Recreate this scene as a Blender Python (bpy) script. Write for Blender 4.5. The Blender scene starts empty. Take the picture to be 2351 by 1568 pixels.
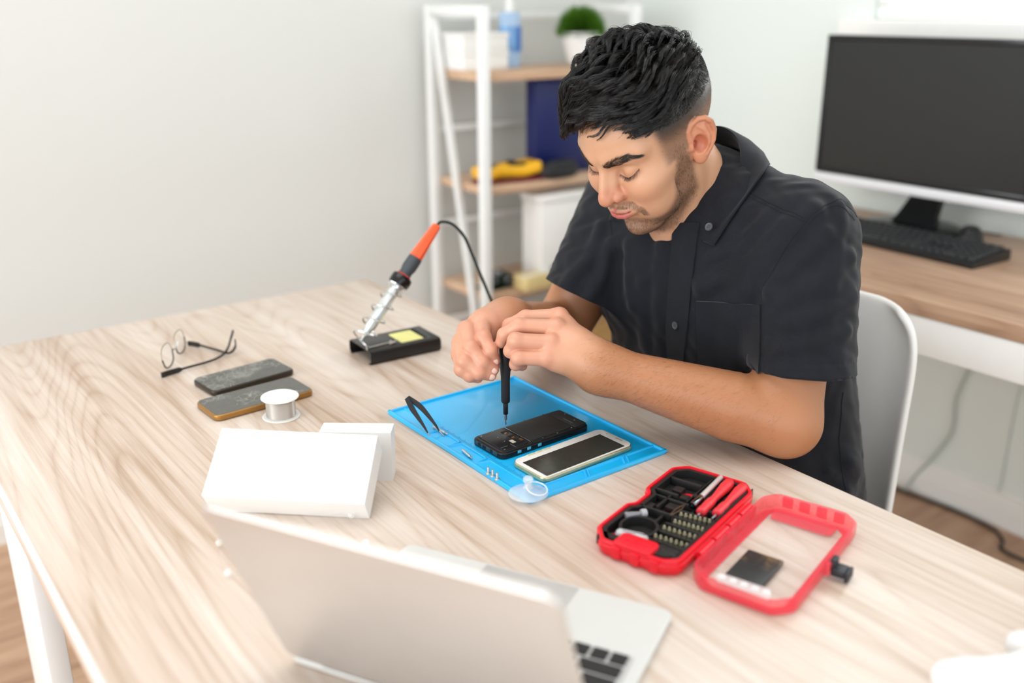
import bpy, math, random
import numpy as np
from mathutils import Vector, Matrix, Quaternion
from mathutils.bvhtree import BVHTree
random.seed(7); RNG = np.random.default_rng(7)
SC = bpy.context.scene
COL = SC.collection
PI = math.pi

# ------------------------------------------------------------------ mesh builder
class MB:
    """collects vertices / faces (with a material slot per face) and links them as one mesh"""
    def __init__(s): s.v = []; s.f = []; s.m = []
    def add(s, vs, fs, mi=0):
        o = len(s.v); s.v.extend([tuple(map(float, p)) for p in vs])
        s.f.extend([tuple(i + o for i in f) for f in fs]); s.m.extend([mi] * len(fs)); return s
    def loops(s, rings, mi=0, cap0=True, cap1=True, closed=True):
        n = len(rings[0]); vs = [p for r in rings for p in r]; fs = []
        for k in range(len(rings) - 1):
            for i in range(n if closed else n - 1):
                j = (i + 1) % n
                fs.append((k * n + i, k * n + j, (k + 1) * n + j, (k + 1) * n + i))
        if cap0 and closed: fs.append(tuple(reversed(range(n))))
        if cap1 and closed: fs.append(tuple((len(rings) - 1) * n + i for i in range(n)))
        return s.add(vs, fs, mi)
    def prism(s, outline, z0, z1, bev=0.0, seg=2, mi=0, bottom_bev=None):
        """outline: list of (x,y) counterclockwise; edges rounded by bev"""
        bb = bev if bottom_bev is None else bottom_bev
        rings = []
        if bb > 0:
            for k in range(seg + 1):
                a = PI / 2 * k / seg
                rings.append([(x, y, z0 + bb * (1 - math.cos(a))) for x, y in inset(outline, bb * (1 - math.sin(a)))])
        else: rings.append([(x, y, z0) for x, y in outline])
        if bev > 0:
            for k in range(seg + 1):
                a = PI / 2 * k / seg
                rings.append([(x, y, z1 - bev * (1 - math.sin(a))) for x, y in inset(outline, bev * (1 - math.cos(a)))])
        else: rings.append([(x, y, z1) for x, y in outline])
        return s.loops(rings, mi)
    def box(s, c, d, bev=0.0, mi=0, seg=2):
        o = rrect(d[0], d[1], bev, 2) if bev > 0 else rrect(d[0], d[1], 0)
        o = [(x + c[0], y + c[1]) for x, y in o]
        return s.prism(o, c[2] - d[2] / 2, c[2] + d[2] / 2, bev, seg, mi)
    def bar(s, a, b, w, h, up=(0, 0, 1), bev=0.0, mi=0):
        """rectangular bar from a to b, width w, height h"""
        a = Vector(a); b = Vector(b); t = (b - a).normalized(); up = Vector(up)
        x = t.cross(up)
        if x.length < 1e-6: x = t.cross(Vector((1, 0, 0)))
        x.normalize(); u = x.cross(t).normalized()
        o = rrect(w, h, bev, 2) if bev else rrect(w, h, 0)
        return s.loops([[a + x * p + u * q for p, q in o], [b + x * p + u * q for p, q in o]], mi)
    def tube(s, pts, r, n=8, mi=0, closed=False, cap=True):
        P = [Vector(p) for p in pts]; m = len(P)
        R = r if hasattr(r, '__len__') else [r] * m
        T = []
        for i in range(m):
            if closed: t = P[(i + 1) % m] - P[i - 1]
            else: t = P[min(i + 1, m - 1)] - P[max(i - 1, 0)]
            T.append(t.normalized() if t.length > 1e-12 else Vector((0, 0, 1)))
        up = Vector((0, 0, 1)) if abs(T[0].z) < .9 else Vector((1, 0, 0))
        nrm = T[0].cross(up).normalized(); rings = []
        for i in range(m):
            nrm = (nrm - T[i] * nrm.dot(T[i]))
            nrm = nrm.normalized() if nrm.length > 1e-9 else T[i].orthogonal().normalized()
            b = T[i].cross(nrm)
            rings.append([P[i] + (nrm * math.cos(2 * PI * k / n) + b * math.sin(2 * PI * k / n)) * R[i] for k in range(n)])
        if closed: rings.append(rings[0]); cap = False
        return s.loops(rings, mi, cap, cap)
    def lathe(s, prof, n=32, c=(0, 0, 0), mi=0, cap=True):
        """prof: list of (r,z) from bottom to top, around z"""
        rings = [[(c[0] + r * math.cos(2 * PI * k / n), c[1] + r * math.sin(2 * PI * k / n), c[2] + z) for k in range(n)] for r, z in prof]
        return s.loops(rings, mi, cap, cap)
    def ball(s, c, r, n=16, mi=0):
        rr = r if hasattr(r, '__len__') else (r, r, r)
        rings = []
        for k in range(n // 2 + 1):
            a = -PI / 2 + PI * (k + .001 if k == 0 else (k - .001 if k == n // 2 else k)) / (n // 2)
            rings.append([(c[0] + rr[0] * math.cos(a) * math.cos(2 * PI * i / n), c[1] + rr[1] * math.cos(a) * math.sin(2 * PI * i / n), c[2] + rr[2] * math.sin(a)) for i in range(n)])
        return s.loops(rings, mi)
    def xf(s, M, start=0):
        s.v[start:] = [tuple(M @ Vector(p)) for p in s.v[start:]]; return s
    def build(s, name, mats, parent=None, smooth=35, loc=None):
        me = bpy.data.meshes.new(name); me.from_pydata(s.v, [], s.f)
        if not isinstance(mats, (list, tuple)): mats = [mats]
        for m in mats: me.materials.append(m)
        if len(mats) > 1: me.polygons.foreach_set('material_index', s.m)
        me.validate(); me.update()
        fix_normals(me)
        if smooth:
            me.polygons.foreach_set('use_smooth', [True] * len(me.polygons))
            try: me.set_sharp_from_angle(angle=math.radians(smooth))
            except Exception: pass
        o = bpy.data.objects.new(name, me); COL.objects.link(o)
        if parent: o.parent = parent
        if loc: o.location = loc
        return o

def fix_normals(me):
    import bmesh
    bm = bmesh.new(); bm.from_mesh(me); bmesh.ops.recalc_face_normals(bm, faces=bm.faces); bm.to_mesh(me); bm.free()

def rrect(w, l, r=0.0, seg=4, c=(0, 0)):
    if r <= 0: return [(c[0] - w / 2, c[1] - l / 2), (c[0] + w / 2, c[1] - l / 2), (c[0] + w / 2, c[1] + l / 2), (c[0] - w / 2, c[1] + l / 2)]
    out = []
    for sx, sy, a0 in ((1, -1, -90), (1, 1, 0), (-1, 1, 90), (-1, -1, 180)):
        for k in range(seg + 1):
            a = math.radians(a0 + 90 * k / seg)
            out.append((c[0] + sx * (w / 2 - r) + r * math.cos(a), c[1] + sy * (l / 2 - r) + r * math.sin(a)))
    return out

def inset(o, d):
    if abs(d) < 1e-12: return list(o)
    n = len(o); out = []
    for i in range(n):
        p0, p1, p2 = Vector(o[i - 1]), Vector(o[i]), Vector(o[(i + 1) % n])
        a = p1 - p0; b = p2 - p1
        a = a.normalized() if a.length > 1e-12 else b.normalized()
        b = b.normalized() if b.length > 1e-12 else a
        n1 = Vector((-a.y, a.x)); n2 = Vector((-b.y, b.x)); m = n1 + n2
        k = d / max(.35, 1 + n1.dot(n2))
        out.append((p1.x + m.x * k, p1.y + m.y * k))
    return out

def round_poly(pts, r, seg=4):
    """round the corners of a polygon"""
    n = len(pts); out = []
    R_ = r if hasattr(r, '__len__') else [r] * n
    for i in range(n):
        p0, p1, p2 = Vector(pts[i - 1]), Vector(pts[i]), Vector(pts[(i + 1) % n])
        d0 = (p0 - p1); d1 = (p2 - p1); q = min(R_[i], d0.length * .45, d1.length * .45)
        a = p1 + d0.normalized() * q; b = p1 + d1.normalized() * q
        for k in range(seg + 1):
            t = k / seg; out.append(tuple(a * (1 - t) ** 2 + p1 * 2 * t * (1 - t) + b * t * t))
    return out

def spline(pts, n=8, closed=False):
    P = [Vector(p) for p in pts]; m = len(P); out = []
    for i in range(m if closed else m - 1):
        if closed: p0, p1, p2, p3 = P[i - 1], P[i], P[(i + 1) % m], P[(i + 2) % m]
        else: p0, p1, p2, p3 = P[max(i - 1, 0)], P[i], P[i + 1], P[min(i + 2, m - 1)]
        for k in range(n):
            t = k / n
            out.append(((p1 * 2) + (p2 - p0) * t + (p0 * 2 - p1 * 5 + p2 * 4 - p3) * t * t + (p1 * 3 - p0 - p2 * 3 + p3) * t ** 3) * .5)
    if not closed: out.append(P[-1])
    return out

# ------------------------------------------------------------------ objects
def tag(o, label=None, cat=None, group=None, kind=None):
    if label: o['label'] = label
    if cat: o['category'] = cat
    if group: o['group'] = group
    if kind: o['kind'] = kind
    return o
def thing(name, label, cat, loc=(0, 0, 0), rz=0.0, group=None):
    o = bpy.data.objects.new(name, None); COL.objects.link(o); o.empty_display_size = .05
    o.location = loc; o.rotation_euler = (0, 0, rz)
    return tag(o, label, cat, group)
def copy_tree(o, parent=None):
    c = o.copy(); COL.objects.link(c)
    if parent: c.parent = parent
    for ch in list(o.children): copy_tree(ch, c)
    return c

# ------------------------------------------------------------------ materials
def srgb(h):
    if isinstance(h, str):
        h = h.lstrip('#'); h = [int(h[i:i + 2], 16) / 255 for i in (0, 2, 4)]
    return tuple((c / 12.92 if c <= .04045 else ((c + .055) / 1.055) ** 2.4) for c in h)
class NT:
    def __init__(s, name):
        s.mat = bpy.data.materials.new(name); s.mat.use_nodes = True
        s.t = s.mat.node_tree; s.t.nodes.clear()
        s.out = s.t.nodes.new('ShaderNodeOutputMaterial'); s.b = s.n('ShaderNodeBsdfPrincipled')
        s.l(s.b.outputs[0], s.out.inputs[0])
    def n(s, typ, **kw):
        nd = s.t.nodes.new(typ)
        for k, v in kw.items():
            if k.startswith('i_'):
                key = k[2:].replace('_', ' ')
                nd.inputs[int(key) if key.isdigit() else key].default_value = v
            else: setattr(nd, k, v)
        return nd
    def l(s, a, b): s.t.links.new(a, b); return s
    def math(s, op, a, b=None, clamp=False):
        nd = s.n('ShaderNodeMath', operation=op, use_clamp=clamp)
        for i, v in enumerate((a, b)):
            if v is None: continue
            if isinstance(v, (int, float)): nd.inputs[i].default_value = v
            else: s.l(v, nd.inputs[i])
        return nd.outputs[0]
    def coord(s, scale=(1, 1, 1), out='Object', rot=(0, 0, 0)):
        tc = s.n('ShaderNodeTexCoord'); mp = s.n('ShaderNodeMapping'); mp.inputs['Scale'].default_value = scale
        mp.inputs['Rotation'].default_value = rot
        s.l(tc.outputs[out], mp.inputs[0]); return mp.outputs[0]
    def noise(s, vec, scale=5., detail=3., rough=.5, dist=0.):
        nd = s.n('ShaderNodeTexNoise'); nd.inputs['Scale'].default_value = scale; nd.inputs['Detail'].default_value = detail
        nd.inputs['Roughness'].default_value = rough; nd.inputs['Distortion'].default_value = dist
        if vec is not None: s.l(vec, nd.inputs['Vector'])
        return nd.outputs[0]
    def ramp(s, fac, stops, interp='LINEAR'):
        nd = s.n('ShaderNodeValToRGB'); nd.color_ramp.interpolation = interp; el = nd.color_ramp.elements
        while len(el) < len(stops): el.new(.5)
        for e, (p, c) in zip(el, stops):
            e.position = p; e.color = (*srgb(c), 1) if isinstance(c, str) else ((c, c, c, 1) if isinstance(c, (int, float)) else (*c, 1))
        s.l(fac, nd.inputs[0]); return nd.outputs[0]
    def mix(s, fac, a, b, blend='MIX'):
        nd = s.n('ShaderNodeMix', data_type='RGBA', blend_type=blend)
        for i, v in ((0, fac), (6, a), (7, b)):
            if isinstance(v, str): v = (*srgb(v), 1)
            if isinstance(v, (int, float)): nd.inputs[i].default_value = v
            elif isinstance(v, tuple): nd.inputs[i].default_value = v if len(v) == 4 else (*v, 1)
            else: s.l(v, nd.inputs[i])
        return nd.outputs[2]
    def bump(s, h, strength=.2, dist=.001):
        nd = s.n('ShaderNodeBump'); nd.inputs['Strength'].default_value = strength; nd.inputs['Distance'].default_value = dist
        s.l(h, nd.inputs['Height']); s.l(nd.outputs[0], s.b.inputs['Normal']); return s
    def set(s, **kw):
        for k, v in kw.items():
            k = {'color': 'Base Color', 'rough': 'Roughness', 'metal': 'Metallic', 'spec': 'Specular IOR Level', 'trans': 'Transmission Weight', 'ior': 'IOR', 'coat': 'Coat Weight', 'sheen': 'Sheen Weight', 'sss': 'Subsurface Weight', 'alpha': 'Alpha'}.get(k, k)
            i = s.b.inputs[k]
            if isinstance(v, str): v = (*srgb(v), 1)
            if isinstance(v, (int, float)): i.default_value = v
            elif isinstance(v, tuple): i.default_value = v if len(v) != 3 or len(i.default_value) == 3 else (*v, 1)
            else: s.l(v, i)
        return s
def M(name, color, rough=.5, metal=0., var=.04, vs=30., bump=0., bs=200., **kw):
    """plain material with a faint procedural variation of tone and optional bump"""
    t = NT(name); v = t.coord()
    n = t.noise(v, vs, 3)
    c = srgb(color)
    a = tuple(max(0, x * (1 - var)) for x in c); b = tuple(min(1, x * (1 + var)) for x in c)
    t.set(color=t.ramp(n, [(.3, a), (.7, b)]), rough=rough, metal=metal, **kw)
    if bump: t.bump(t.noise(v, bs, 2), bump, .0006)
    return t.mat
def glassy(name, color, rough=.02, alpha=.15, ior=1.45):
    t = NT(name); t.set(color=color, rough=rough, ior=ior, alpha=alpha, spec=.6); return t.mat
# ================================================================== the room
def m_wall(name, c):
    t = NT(name); v = t.coord()
    n = t.noise(v, 1.3, 2); c0 = srgb(c)
    t.set(color=t.ramp(n, [(.3, tuple(x * .985 for x in c0)), (.7, c0)]), rough=.75, spec=.25)
    return t.bump(t.noise(v, 160, 2), .05, .0006).mat
MW_BACK = m_wall('paint_cream', '#dedfdb'); MW_RIGHT = m_wall('paint_mint', '#e4ebe6'); M_CEIL = m_wall('paint_ceiling', '#f0f0ee')
M_TRIM = M('paint_trim', '#f0f0ec', .4, var=.01)
def m_floor():
    t = NT('laminate_floor'); v = t.coord()
    br = t.n('ShaderNodeTexBrick', offset=.37); br.inputs['Scale'].default_value = 1; br.inputs['Mortar Size'].default_value = .002
    br.inputs['Brick Width'].default_value = 1.2; br.inputs['Row Height'].default_value = .19
    br.inputs['Color1'].default_value = (.25, .25, .25, 1); br.inputs['Color2'].default_value = (.75, .75, .75, 1); br.inputs['Mortar'].default_value = (0, 0, 0, 1)
    t.l(v, br.inputs['Vector'])
    g = t.noise(t.coord((2.2, 26, 1)), 1., 5, .6, .6)
    g2 = t.noise(t.coord((5, 130, 1)), 1., 3, .6)
    f = t.math('ADD', t.math('MULTIPLY', g, .7), t.math('ADD', t.math('MULTIPLY', br.outputs[0], .16), t.math('MULTIPLY', g2, .2)))
    t.set(color=t.ramp(f, [(.3, '#94705a'), (.5, '#c19a7c'), (.72, '#dcba9c')]), rough=.38)
    return t.mat
def m_oak(name, dark, mid, light, along='y', ringk=1.0, rough=.42):
    t = NT(name)
    ac = (1, 1, 1)
    S = (lambda a, b: (a, b, a)) if along == 'y' else (lambda a, b: (b, a, a))
    big = t.noise(t.coord(S(7, 1.1)), 1., 2, .5, .3)
    v = t.coord(S(1, .16)); 
    # cathedral rings: a warped distance field turned into fine lines
    w = t.noise(t.coord(S(5.5, .75)), 1., 1.5, .4, .25)
    ln = t.math('FRACT', t.math('MULTIPLY', w, 26.))
    ln = t.math('ABSOLUTE', t.math('SUBTRACT', ln, .5))
    ln = t.math('POWER', t.math('MULTIPLY', ln, 2.), 3.)
    fine = t.noise(t.coord(S(230, 5)), 1., 4, .65)
    med = t.noise(t.coord(S(38, 1.6)), 1., 4, .6, .4)
    f = t.math('ADD', t.math('MULTIPLY', big, .42), t.math('MULTIPLY', med, .42))
    f = t.math('ADD', f, t.math('MULTIPLY', fine, .26))
    f = t.math('SUBTRACT', f, t.math('MULTIPLY', ln, .075 * ringk))
    c = t.ramp(f, [(.36, dark), (.52, mid), (.66, light)])
    t.set(color=c, rough=rough, spec=.4)
    t.bump(fine, .05, .0004)
    return t.mat
M_FLOOR = m_floor()
M_OAK = m_oak('light_oak_laminate', '#b2977f', '#d4c2b2', '#e3d7cc', rough=.32)
M_WALNUT = m_oak('brown_oak_laminate', '#94745c', '#b9977d', '#cdb098')
M_SHELFWOOD = m_oak('warm_oak_laminate', '#b08f72', '#cda98a', '#dcbd9f', along='x')
M_WHITE = M('white_lacquer', '#ececea', .35, var=.01)
M_WMETAL = M('white_powder_coat', '#ebecea', .4, var=.01)

def struct(name, mb, mat, parent=None, smooth=0):
    o = mb.build(name, mat, parent, smooth)
    if parent is None: tag(o, kind='structure')
    return o
WX, WY, CH = 2.38, 2.55, 2.6          # right wall, back wall, ceiling height
LX, FY = -2.6, -1.6
b = MB(); b.box(((LX + WX) / 2, (FY + WY) / 2, -.03), (WX - LX + .4, WY - FY + .4, .06)); struct('floor', b, M_FLOOR)
b = MB(); b.box(((LX + WX) / 2, (FY + WY) / 2, CH + .05), (WX - LX + .4, WY - FY + .4, .1)); struct('ceiling', b, M_CEIL)
b = MB(); b.box(((LX + WX) / 2, WY + .06, CH / 2), (WX - LX + .24, .12, CH)); struct('wall_back', b, MW_BACK)
# right wall with the window opening
wy0, wy1, wz0, wz1 = .10, 1.60, 1.262, 2.25
b = MB()
for (y0, y1, z0, z1) in ((FY, wy0, 0, CH), (wy1, WY + .12, 0, CH), (wy0, wy1, 0, wz0), (wy0, wy1, wz1, CH)):
    b.box((WX + .06, (y0 + y1) / 2, (z0 + z1) / 2), (.12, y1 - y0, z1 - z0))
struct('wall_right', b, MW_RIGHT)
def baseboard(name, a, c, nrm):
    b = MB(); a = Vector(a); c = Vector(c); nrm = Vector(nrm)
    prof = [(0, 0), (.02, 0), (.02, .055), (.016, .06), (.016, .068), (.011, .074), (.011, .09), (.006, .098), (0, .1)]
    b.loops([[p + nrm * (q[0] - .001) + Vector((0, 0, q[1])) for q in prof] for p in (a, c)])
    return struct(name, b, M_TRIM)
baseboard('baseboard_back', (LX, WY, 0), (WX, WY, 0), (0, -1, 0))
baseboard('baseboard_right', (WX, FY, 0), (WX, WY - .02, 0), (-1, 0, 0))
# window_1: frame, panes, mullions, sill
wr = MB()
for (y0, y1, z0, z1) in ((wy0, wy1, wz0 + .0, wz0 + .035), (wy0, wy1, wz1 - .04, wz1), (wy0, wy0 + .04, wz0 + .0352, wz1 - .0402), (wy1 - .04, wy1, wz0 + .0352, wz1 - .0402)):
    wr.box((WX + .035, (y0 + y1) / 2, (z0 + z1) / 2), (.05, y1 - y0 - .001, z1 - z0 - .001), .004)
for y in (1.49, 1.235, .85, .47):
    wr.box((WX + .035, y, (wz0 + wz1) / 2), (.04, .035, wz1 - wz0 - .078), .004)
win = struct('window_1', wr, M_TRIM)
s_ = MB(); s_.box((WX - .012, (wy0 + wy1) / 2 + .01, wz0 - .026), (.05, wy1 - wy0 + .15, .05), .006); struct('sill', s_, M_TRIM, win)
g = MB()
g.box((WX + .04, (wy0 + wy1) / 2, (wz0 + wz1) / 2), (.004, wy1 - wy0 - .06, wz1 - wz0 - .06))
struct('pane', g, glassy('window_glass', '#ffffff', .0, .08), win)
# thin metal bars of a grille behind the panes
g = MB()
for y in (1.343, 1.30, 1.08, .96): g.box((WX + .085, y, (wz0 + wz1) / 2), (.012, .014, wz1 - wz0))
struct('grille_bar', g, M('grille_metal', '#c9c6c2', .5), win)

# ================================================================== work table
TZ = .75
TX0, TX1, TY0, TY1 = .126, .945, .02, 1.80
tb = thing('work_table', 'light oak topped work table with white legs where the man sits', 'table', ((TX0 + TX1) / 2, (TY0 + TY1) / 2, 0))
tw, tl = TX1 - TX0, TY1 - TY0
b = MB(); b.prism(rrect(tw, tl, .004, 2), TZ - .025, TZ, .0018, 2); b.build('tabletop', M_OAK, tb)
b = MB(); b.box((-tw / 2 + .0028, 0, TZ - .0017), (.0062, tl - .002, .004), .0008); b.build('edge_strip', M_WHITE, tb)
def tleg(x, y):
    b = MB(); b.box((x, y, (TZ - .027) / 2), (.03, .2, TZ - .027), .003); return b.build('leg', M_WMETAL, tb)
for sx in (-1, 1):
    for y in (1.44, .30): tleg(sx * (tw / 2 - .045), y - (TY0 + TY1) / 2)
b = MB()
for sx in (-1, 1): b = MB(); b.box((sx * (tw / 2 - .045), (1.44 + .30) / 2 - (TY0 + TY1) / 2, TZ - .047), (.026, 1.44 - .30 - .202, .04), .002); b.build('rail', M_WMETAL, tb)

# ================================================================== back desk along the right wall
DX0, DX1, DY0, DY1, DZ = 1.695, 2.358, -.6, 1.78, .765
dk = thing('desk', 'brown wood desk with white apron along the right wall', 'desk', ((DX0 + DX1) / 2, (DY0 + DY1) / 2, 0))
dw, dl = DX1 - DX0, DY1 - DY0
b = MB(); b.prism(rrect(dw, dl, .003, 2), DZ - .032, DZ, .001, 2); b.build('desktop', M_WALNUT, dk)
b = MB(); b.box((-dw / 2 + .013, 0, DZ - .033 - .038), (.02, dl - .08, .075), .001); b.build('apron', M_WHITE, dk)
for y in (-dl / 2 + .06, dl / 2 - .04):
    b = MB(); b.box((0.02, y, (DZ - .034) / 2), (dw - .12, .03, DZ - .034), .002); b.build('side_panel', M_WHITE, dk)

# ---------------------------------------------------------------- monitor
M_BLACK = M('black_plastic', '#17181a', .38, var=.03)
M_BLACKG = M('gloss_black_plastic', '#101114', .16, var=.03)
M_SCREEN = M('dark_matte_screen', '#1b1c1b', .33, var=.02)
M_SILVER = M('silver_plastic', '#e6e7ea', .25, .0, var=.01)
mo = thing('computer_monitor', 'large black computer monitor with silver chin on the desk', 'monitor', (2.17, 1.27, DZ))
b = MB(); b.loops([[(x, p, q) for p, q in rrect(.622, .342, .008, 4, (0, .292))] for x in (.0, .035)])
b.build('panel', M_BLACK, mo)
b = MB()
for (y0, y1, z0, z1) in ((-.311, .311, .449, .463), (-.311, .311, .122, .136), (-.311, -.299, .136, .449), (.299, .311, .136, .449)):
    b.box((-.0015, (y0 + y1) / 2, (z0 + z1) / 2), (.003, y1 - y0, z1 - z0), .0005)
b.build('bezel', M_BLACKG, mo)
b = MB(); b.box((-.0006, 0, (.136 + .449) / 2), (.001, .597, .312)); b.build('screen', M_SCREEN, mo)
b = MB(); b.box((.006, 0, .1085), (.024, .622, .024), .005); b.build('chin', M_SILVER, mo)
b = MB()
b.loops([[(x + dx, y + w, z) for dx, w in ((-.010, -h), (.010, -h), (.010, h), (-.010, h))] for x, y, h, z in ((.065, .05, .062, .012), (.06, .04, .05, .04), (.052, .02, .042, .08), (.045, .0, .038, .12), (.046, .0, .036, .2))])
b.build('stand_neck', M_BLACK, mo)
b = MB(); b.lathe([(.0001, 0), (.105, 0), (.11, .004), (.11, .009), (.104, .013), (.06, .016), (.0001, .016)], 48); b.v = [(x * .9 + .07, y * 1.1 + .055, z) for x, y, z in b.v]
b.build('stand_base', M_BLACKG, mo)

# ---------------------------------------------------------------- keyboard
kb = thing('keyboard', 'black computer keyboard lying below the monitor', 'keyboard', (2.065, 1.245, DZ), math.radians(-2))
# local: x = away from the typist, y = along the keyboard
b = MB(); b.loops([[(x, y, z) for x, z in ((-.072, 0), (.072, 0), (.074, .006), (.072, .024), (-.07, .013), (-.074, .01))] for y in (-.222, .222)])
b.build('case', M_BLACK, kb)
kproto = None; M_KEY = M('key_plastic', '#202226', .45, var=.05)
rows = [[1] * 21, [1] * 13 + [2] + [1] * 7, [1.5] + [1] * 12 + [1.5] + [1] * 7, [1.8] + [1] * 11 + [2.2, 3] + [1] * 4, [2.3] + [1] * 10 + [2.7, 1, 1, 1] + [1] * 4, [1.3, 1.3, 1.3, 6, 1.3, 1.3, 1.3, 1.2, 1, 1, 1, 2, 1, 1]]
for ri, row in enumerate(rows):
    tot = sum(row); x = .055 - ri * .0215; y = .214
    for w in row:
        kw = w / tot * .428
        q = MB(); zt = .0135 + (x + .07) * .078
        o0 = rrect(.0185, kw - .002, .002, 1, (x, y - kw / 2)); o1 = rrect(.015, kw - .006, .002, 1, (x, y - kw / 2))
        q.loops([[(p[0], p[1], zt) for p in o0], [(p[0], p[1], zt + .007) for p in o1]])
        if not (w == 3): q.build('key', M_KEY, kb, 0)
        y -= kw
# ---------------------------------------------------------------- mouse
ms = thing('computer_mouse', 'black computer mouse on the desk right of the keyboard', 'mouse', (2.235, 1.175, DZ), math.radians(20))
b = MB(); rings = []
for k in range(9):
    a = PI / 2 * k / 8; c = math.cos(a) ** .7 if k < 8 else .001
    rings.append([(.052 * c * math.cos(t) * (1 + .05 * math.cos(t)) + .002 * math.sin(a), .031 * c * math.sin(t), .034 * math.sin(a)) for t in [2 * PI * i / 28 for i in range(28)]])
b.loops(rings); b.build('shell', M_BLACK, ms)
b = MB(); b.lathe([(.0001, -.003), (.009, -.003), (.009, .003), (.0001, .003)], 14); b.xf(Matrix.Translation((-.03, 0, .024)) @ Matrix.Rotation(PI / 2, 4, 'X')); b.build('wheel', M('mouse_wheel_grey', '#3a3b3d', .6), ms)
b = MB(); b.tube(spline([(.05, 0, .008), (.07, .004, .004), (.085, -.012, .003), (.090, -.03, .003), (.086, -.06, .003)], 6), .0018, 6); b.build('cable', M_BLACK, ms)

# ---------------------------------------------------------------- cables
M_CGREY = M('pale_cable', '#b9c2ba', .5)
b = MB(); b.tube(spline([(2.366, 1.175, .70), (2.366, 1.17, .55), (2.367, 1.184, .433), (2.367, 1.204, .35), (2.367, 1.213, .30), (2.367, 1.21, .215), (2.366, 1.245, .13), (2.362, 1.285, .06), (2.345, 1.30, .02), (2.338, 1.31, .005)], 6), .0042, 8)
tag(b.build('power_cable', M_CGREY), 'pale grey cable hanging down the wall below the desk', 'cable')
b = MB(); b.tube(spline([(2.33, 1.34, .005), (2.337, 1.26, .005), (2.346, 1.15, .005), (2.333, 1.045, .005), (2.30, 1.0, .005), (2.257, .98, .005), (2.25, .92, .005), (2.27, .86, .005), (2.3, .78, .005)], 8), .0045, 8)
tag(b.build('floor_cable', M('dark_cable', '#2d2a26', .5)), 'dark cable lying on the floor along the right baseboard', 'cable')
b = MB(); b.tube(spline([(2.374, 1.05, .70), (2.375, 1.045, .5), (2.375, 1.06, .35), (2.375, 1.062, .12), (2.357, 1.06, .1)], 6), .002, 6)
tag(b.build('thin_wire', M('mint_wire', '#c9d3cb', .5)), 'thin pale wire running down the mint wall under the desk', 'cable')

# ================================================================== shelf unit against the back wall
SX0, SX1, SYr, SYf, SZ = 1.552, 2.14, 2.515, 2.225, 1.30
sh = thing('shelf_unit', 'open shelf rack with white metal frame and wooden shelves by the wall corner', 'shelf', ((SX0 + SX1) / 2, (SYr + SYf) / 2, 0))
ox, oy = (SX0 + SX1) / 2, (SYr + SYf) / 2
for x in (SX0 + .014, SX1 - .014):
    f = MB(); t = .027
    for y in (SYr - t / 2, SYf + t / 2): f.box((x - ox, y - oy, SZ / 2), (t, t, SZ), .002)
    f.box((x - ox, 0, SZ - t / 2), (t, SYr - SYf - 2 * t - .001, t), .002); f.build('side_frame', M_WMETAL, sh)
    f = MB(); f.bar((x - ox, SYr - t - .005 - oy, SZ - .03), (x - ox, SYf + .06 - oy, .36), .018, .018, (1, 0, 0), .001); f.bar((x - ox, SYf + .06 - oy, .36), (x - ox, SYf + .035 - oy, .0), .018, .018, (1, 0, 0), .001)
    f.build('brace', M_WMETAL, sh)
for z in (1.10, .785, .465, .14):
    f = MB(); f.box((0, .006, z + .0125), (SX1 - SX0 - .062, SYr - SYf - .04, .025), .001); f.build('shelf_board', M_SHELFWOOD, sh)
for z in (1.27, .95, .665, .35):
    f = MB(); f.box((0, SYr - .014 - oy, z), (SX1 - SX0 - .056, .012, .018), .001); f.build('rear_rail', M_WMETAL, sh)
S1, S2, S3, S4 = 1.1255, .8105, .4905, .1655
M_CARD = M('white_card', '#f0efec', .6, var=.01)
# two white boxes
for k, lab in enumerate(('lower white carton of the pair stacked on the top shelf', 'upper white carton of the pair stacked on the top shelf')):
    t = thing('carton', lab, 'box', (1.66, 2.412, S1 + k * .0505), 0, 'white cartons on the top shelf')
    f = MB(); f.box((0, 0, .019), (.152, .112, .038), .001); f.build('base', M_CARD, t)
    f = MB(); f.box((0, 0, .044), (.158, .118, .012), .0015); f.build('lid', M_CARD, t)
# blue and white bottle
t = thing('spray_bottle', 'blue and white bottle on the top shelf behind the white cartons', 'bottle', (1.775, 2.40, S1))
f = MB(); f.prism(rrect(.062, .036, .012, 4), 0, .155, .004, 3); f.build('body', M('clear_blue_plastic', '#a9c6e6', .3, var=.1, vs=60), t)
f = MB(); f.prism(rrect(.064, .038, .012, 4), .042, .115, .0005, 1); f.build('sticker', M('blue_print', '#7fb0e4', .4, var=.22, vs=25), t)
f = MB(); f.box((.018, -.0192, .08), (.018, .0012, .07)); f.build('stripe', M('deep_blue_print', '#3a72bf', .4), t)
f = MB(); f.lathe([(.014, .155), (.014, .178), (.009, .184), (.009, .20)], 20); f.build('cap', M_CARD, t)
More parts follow.
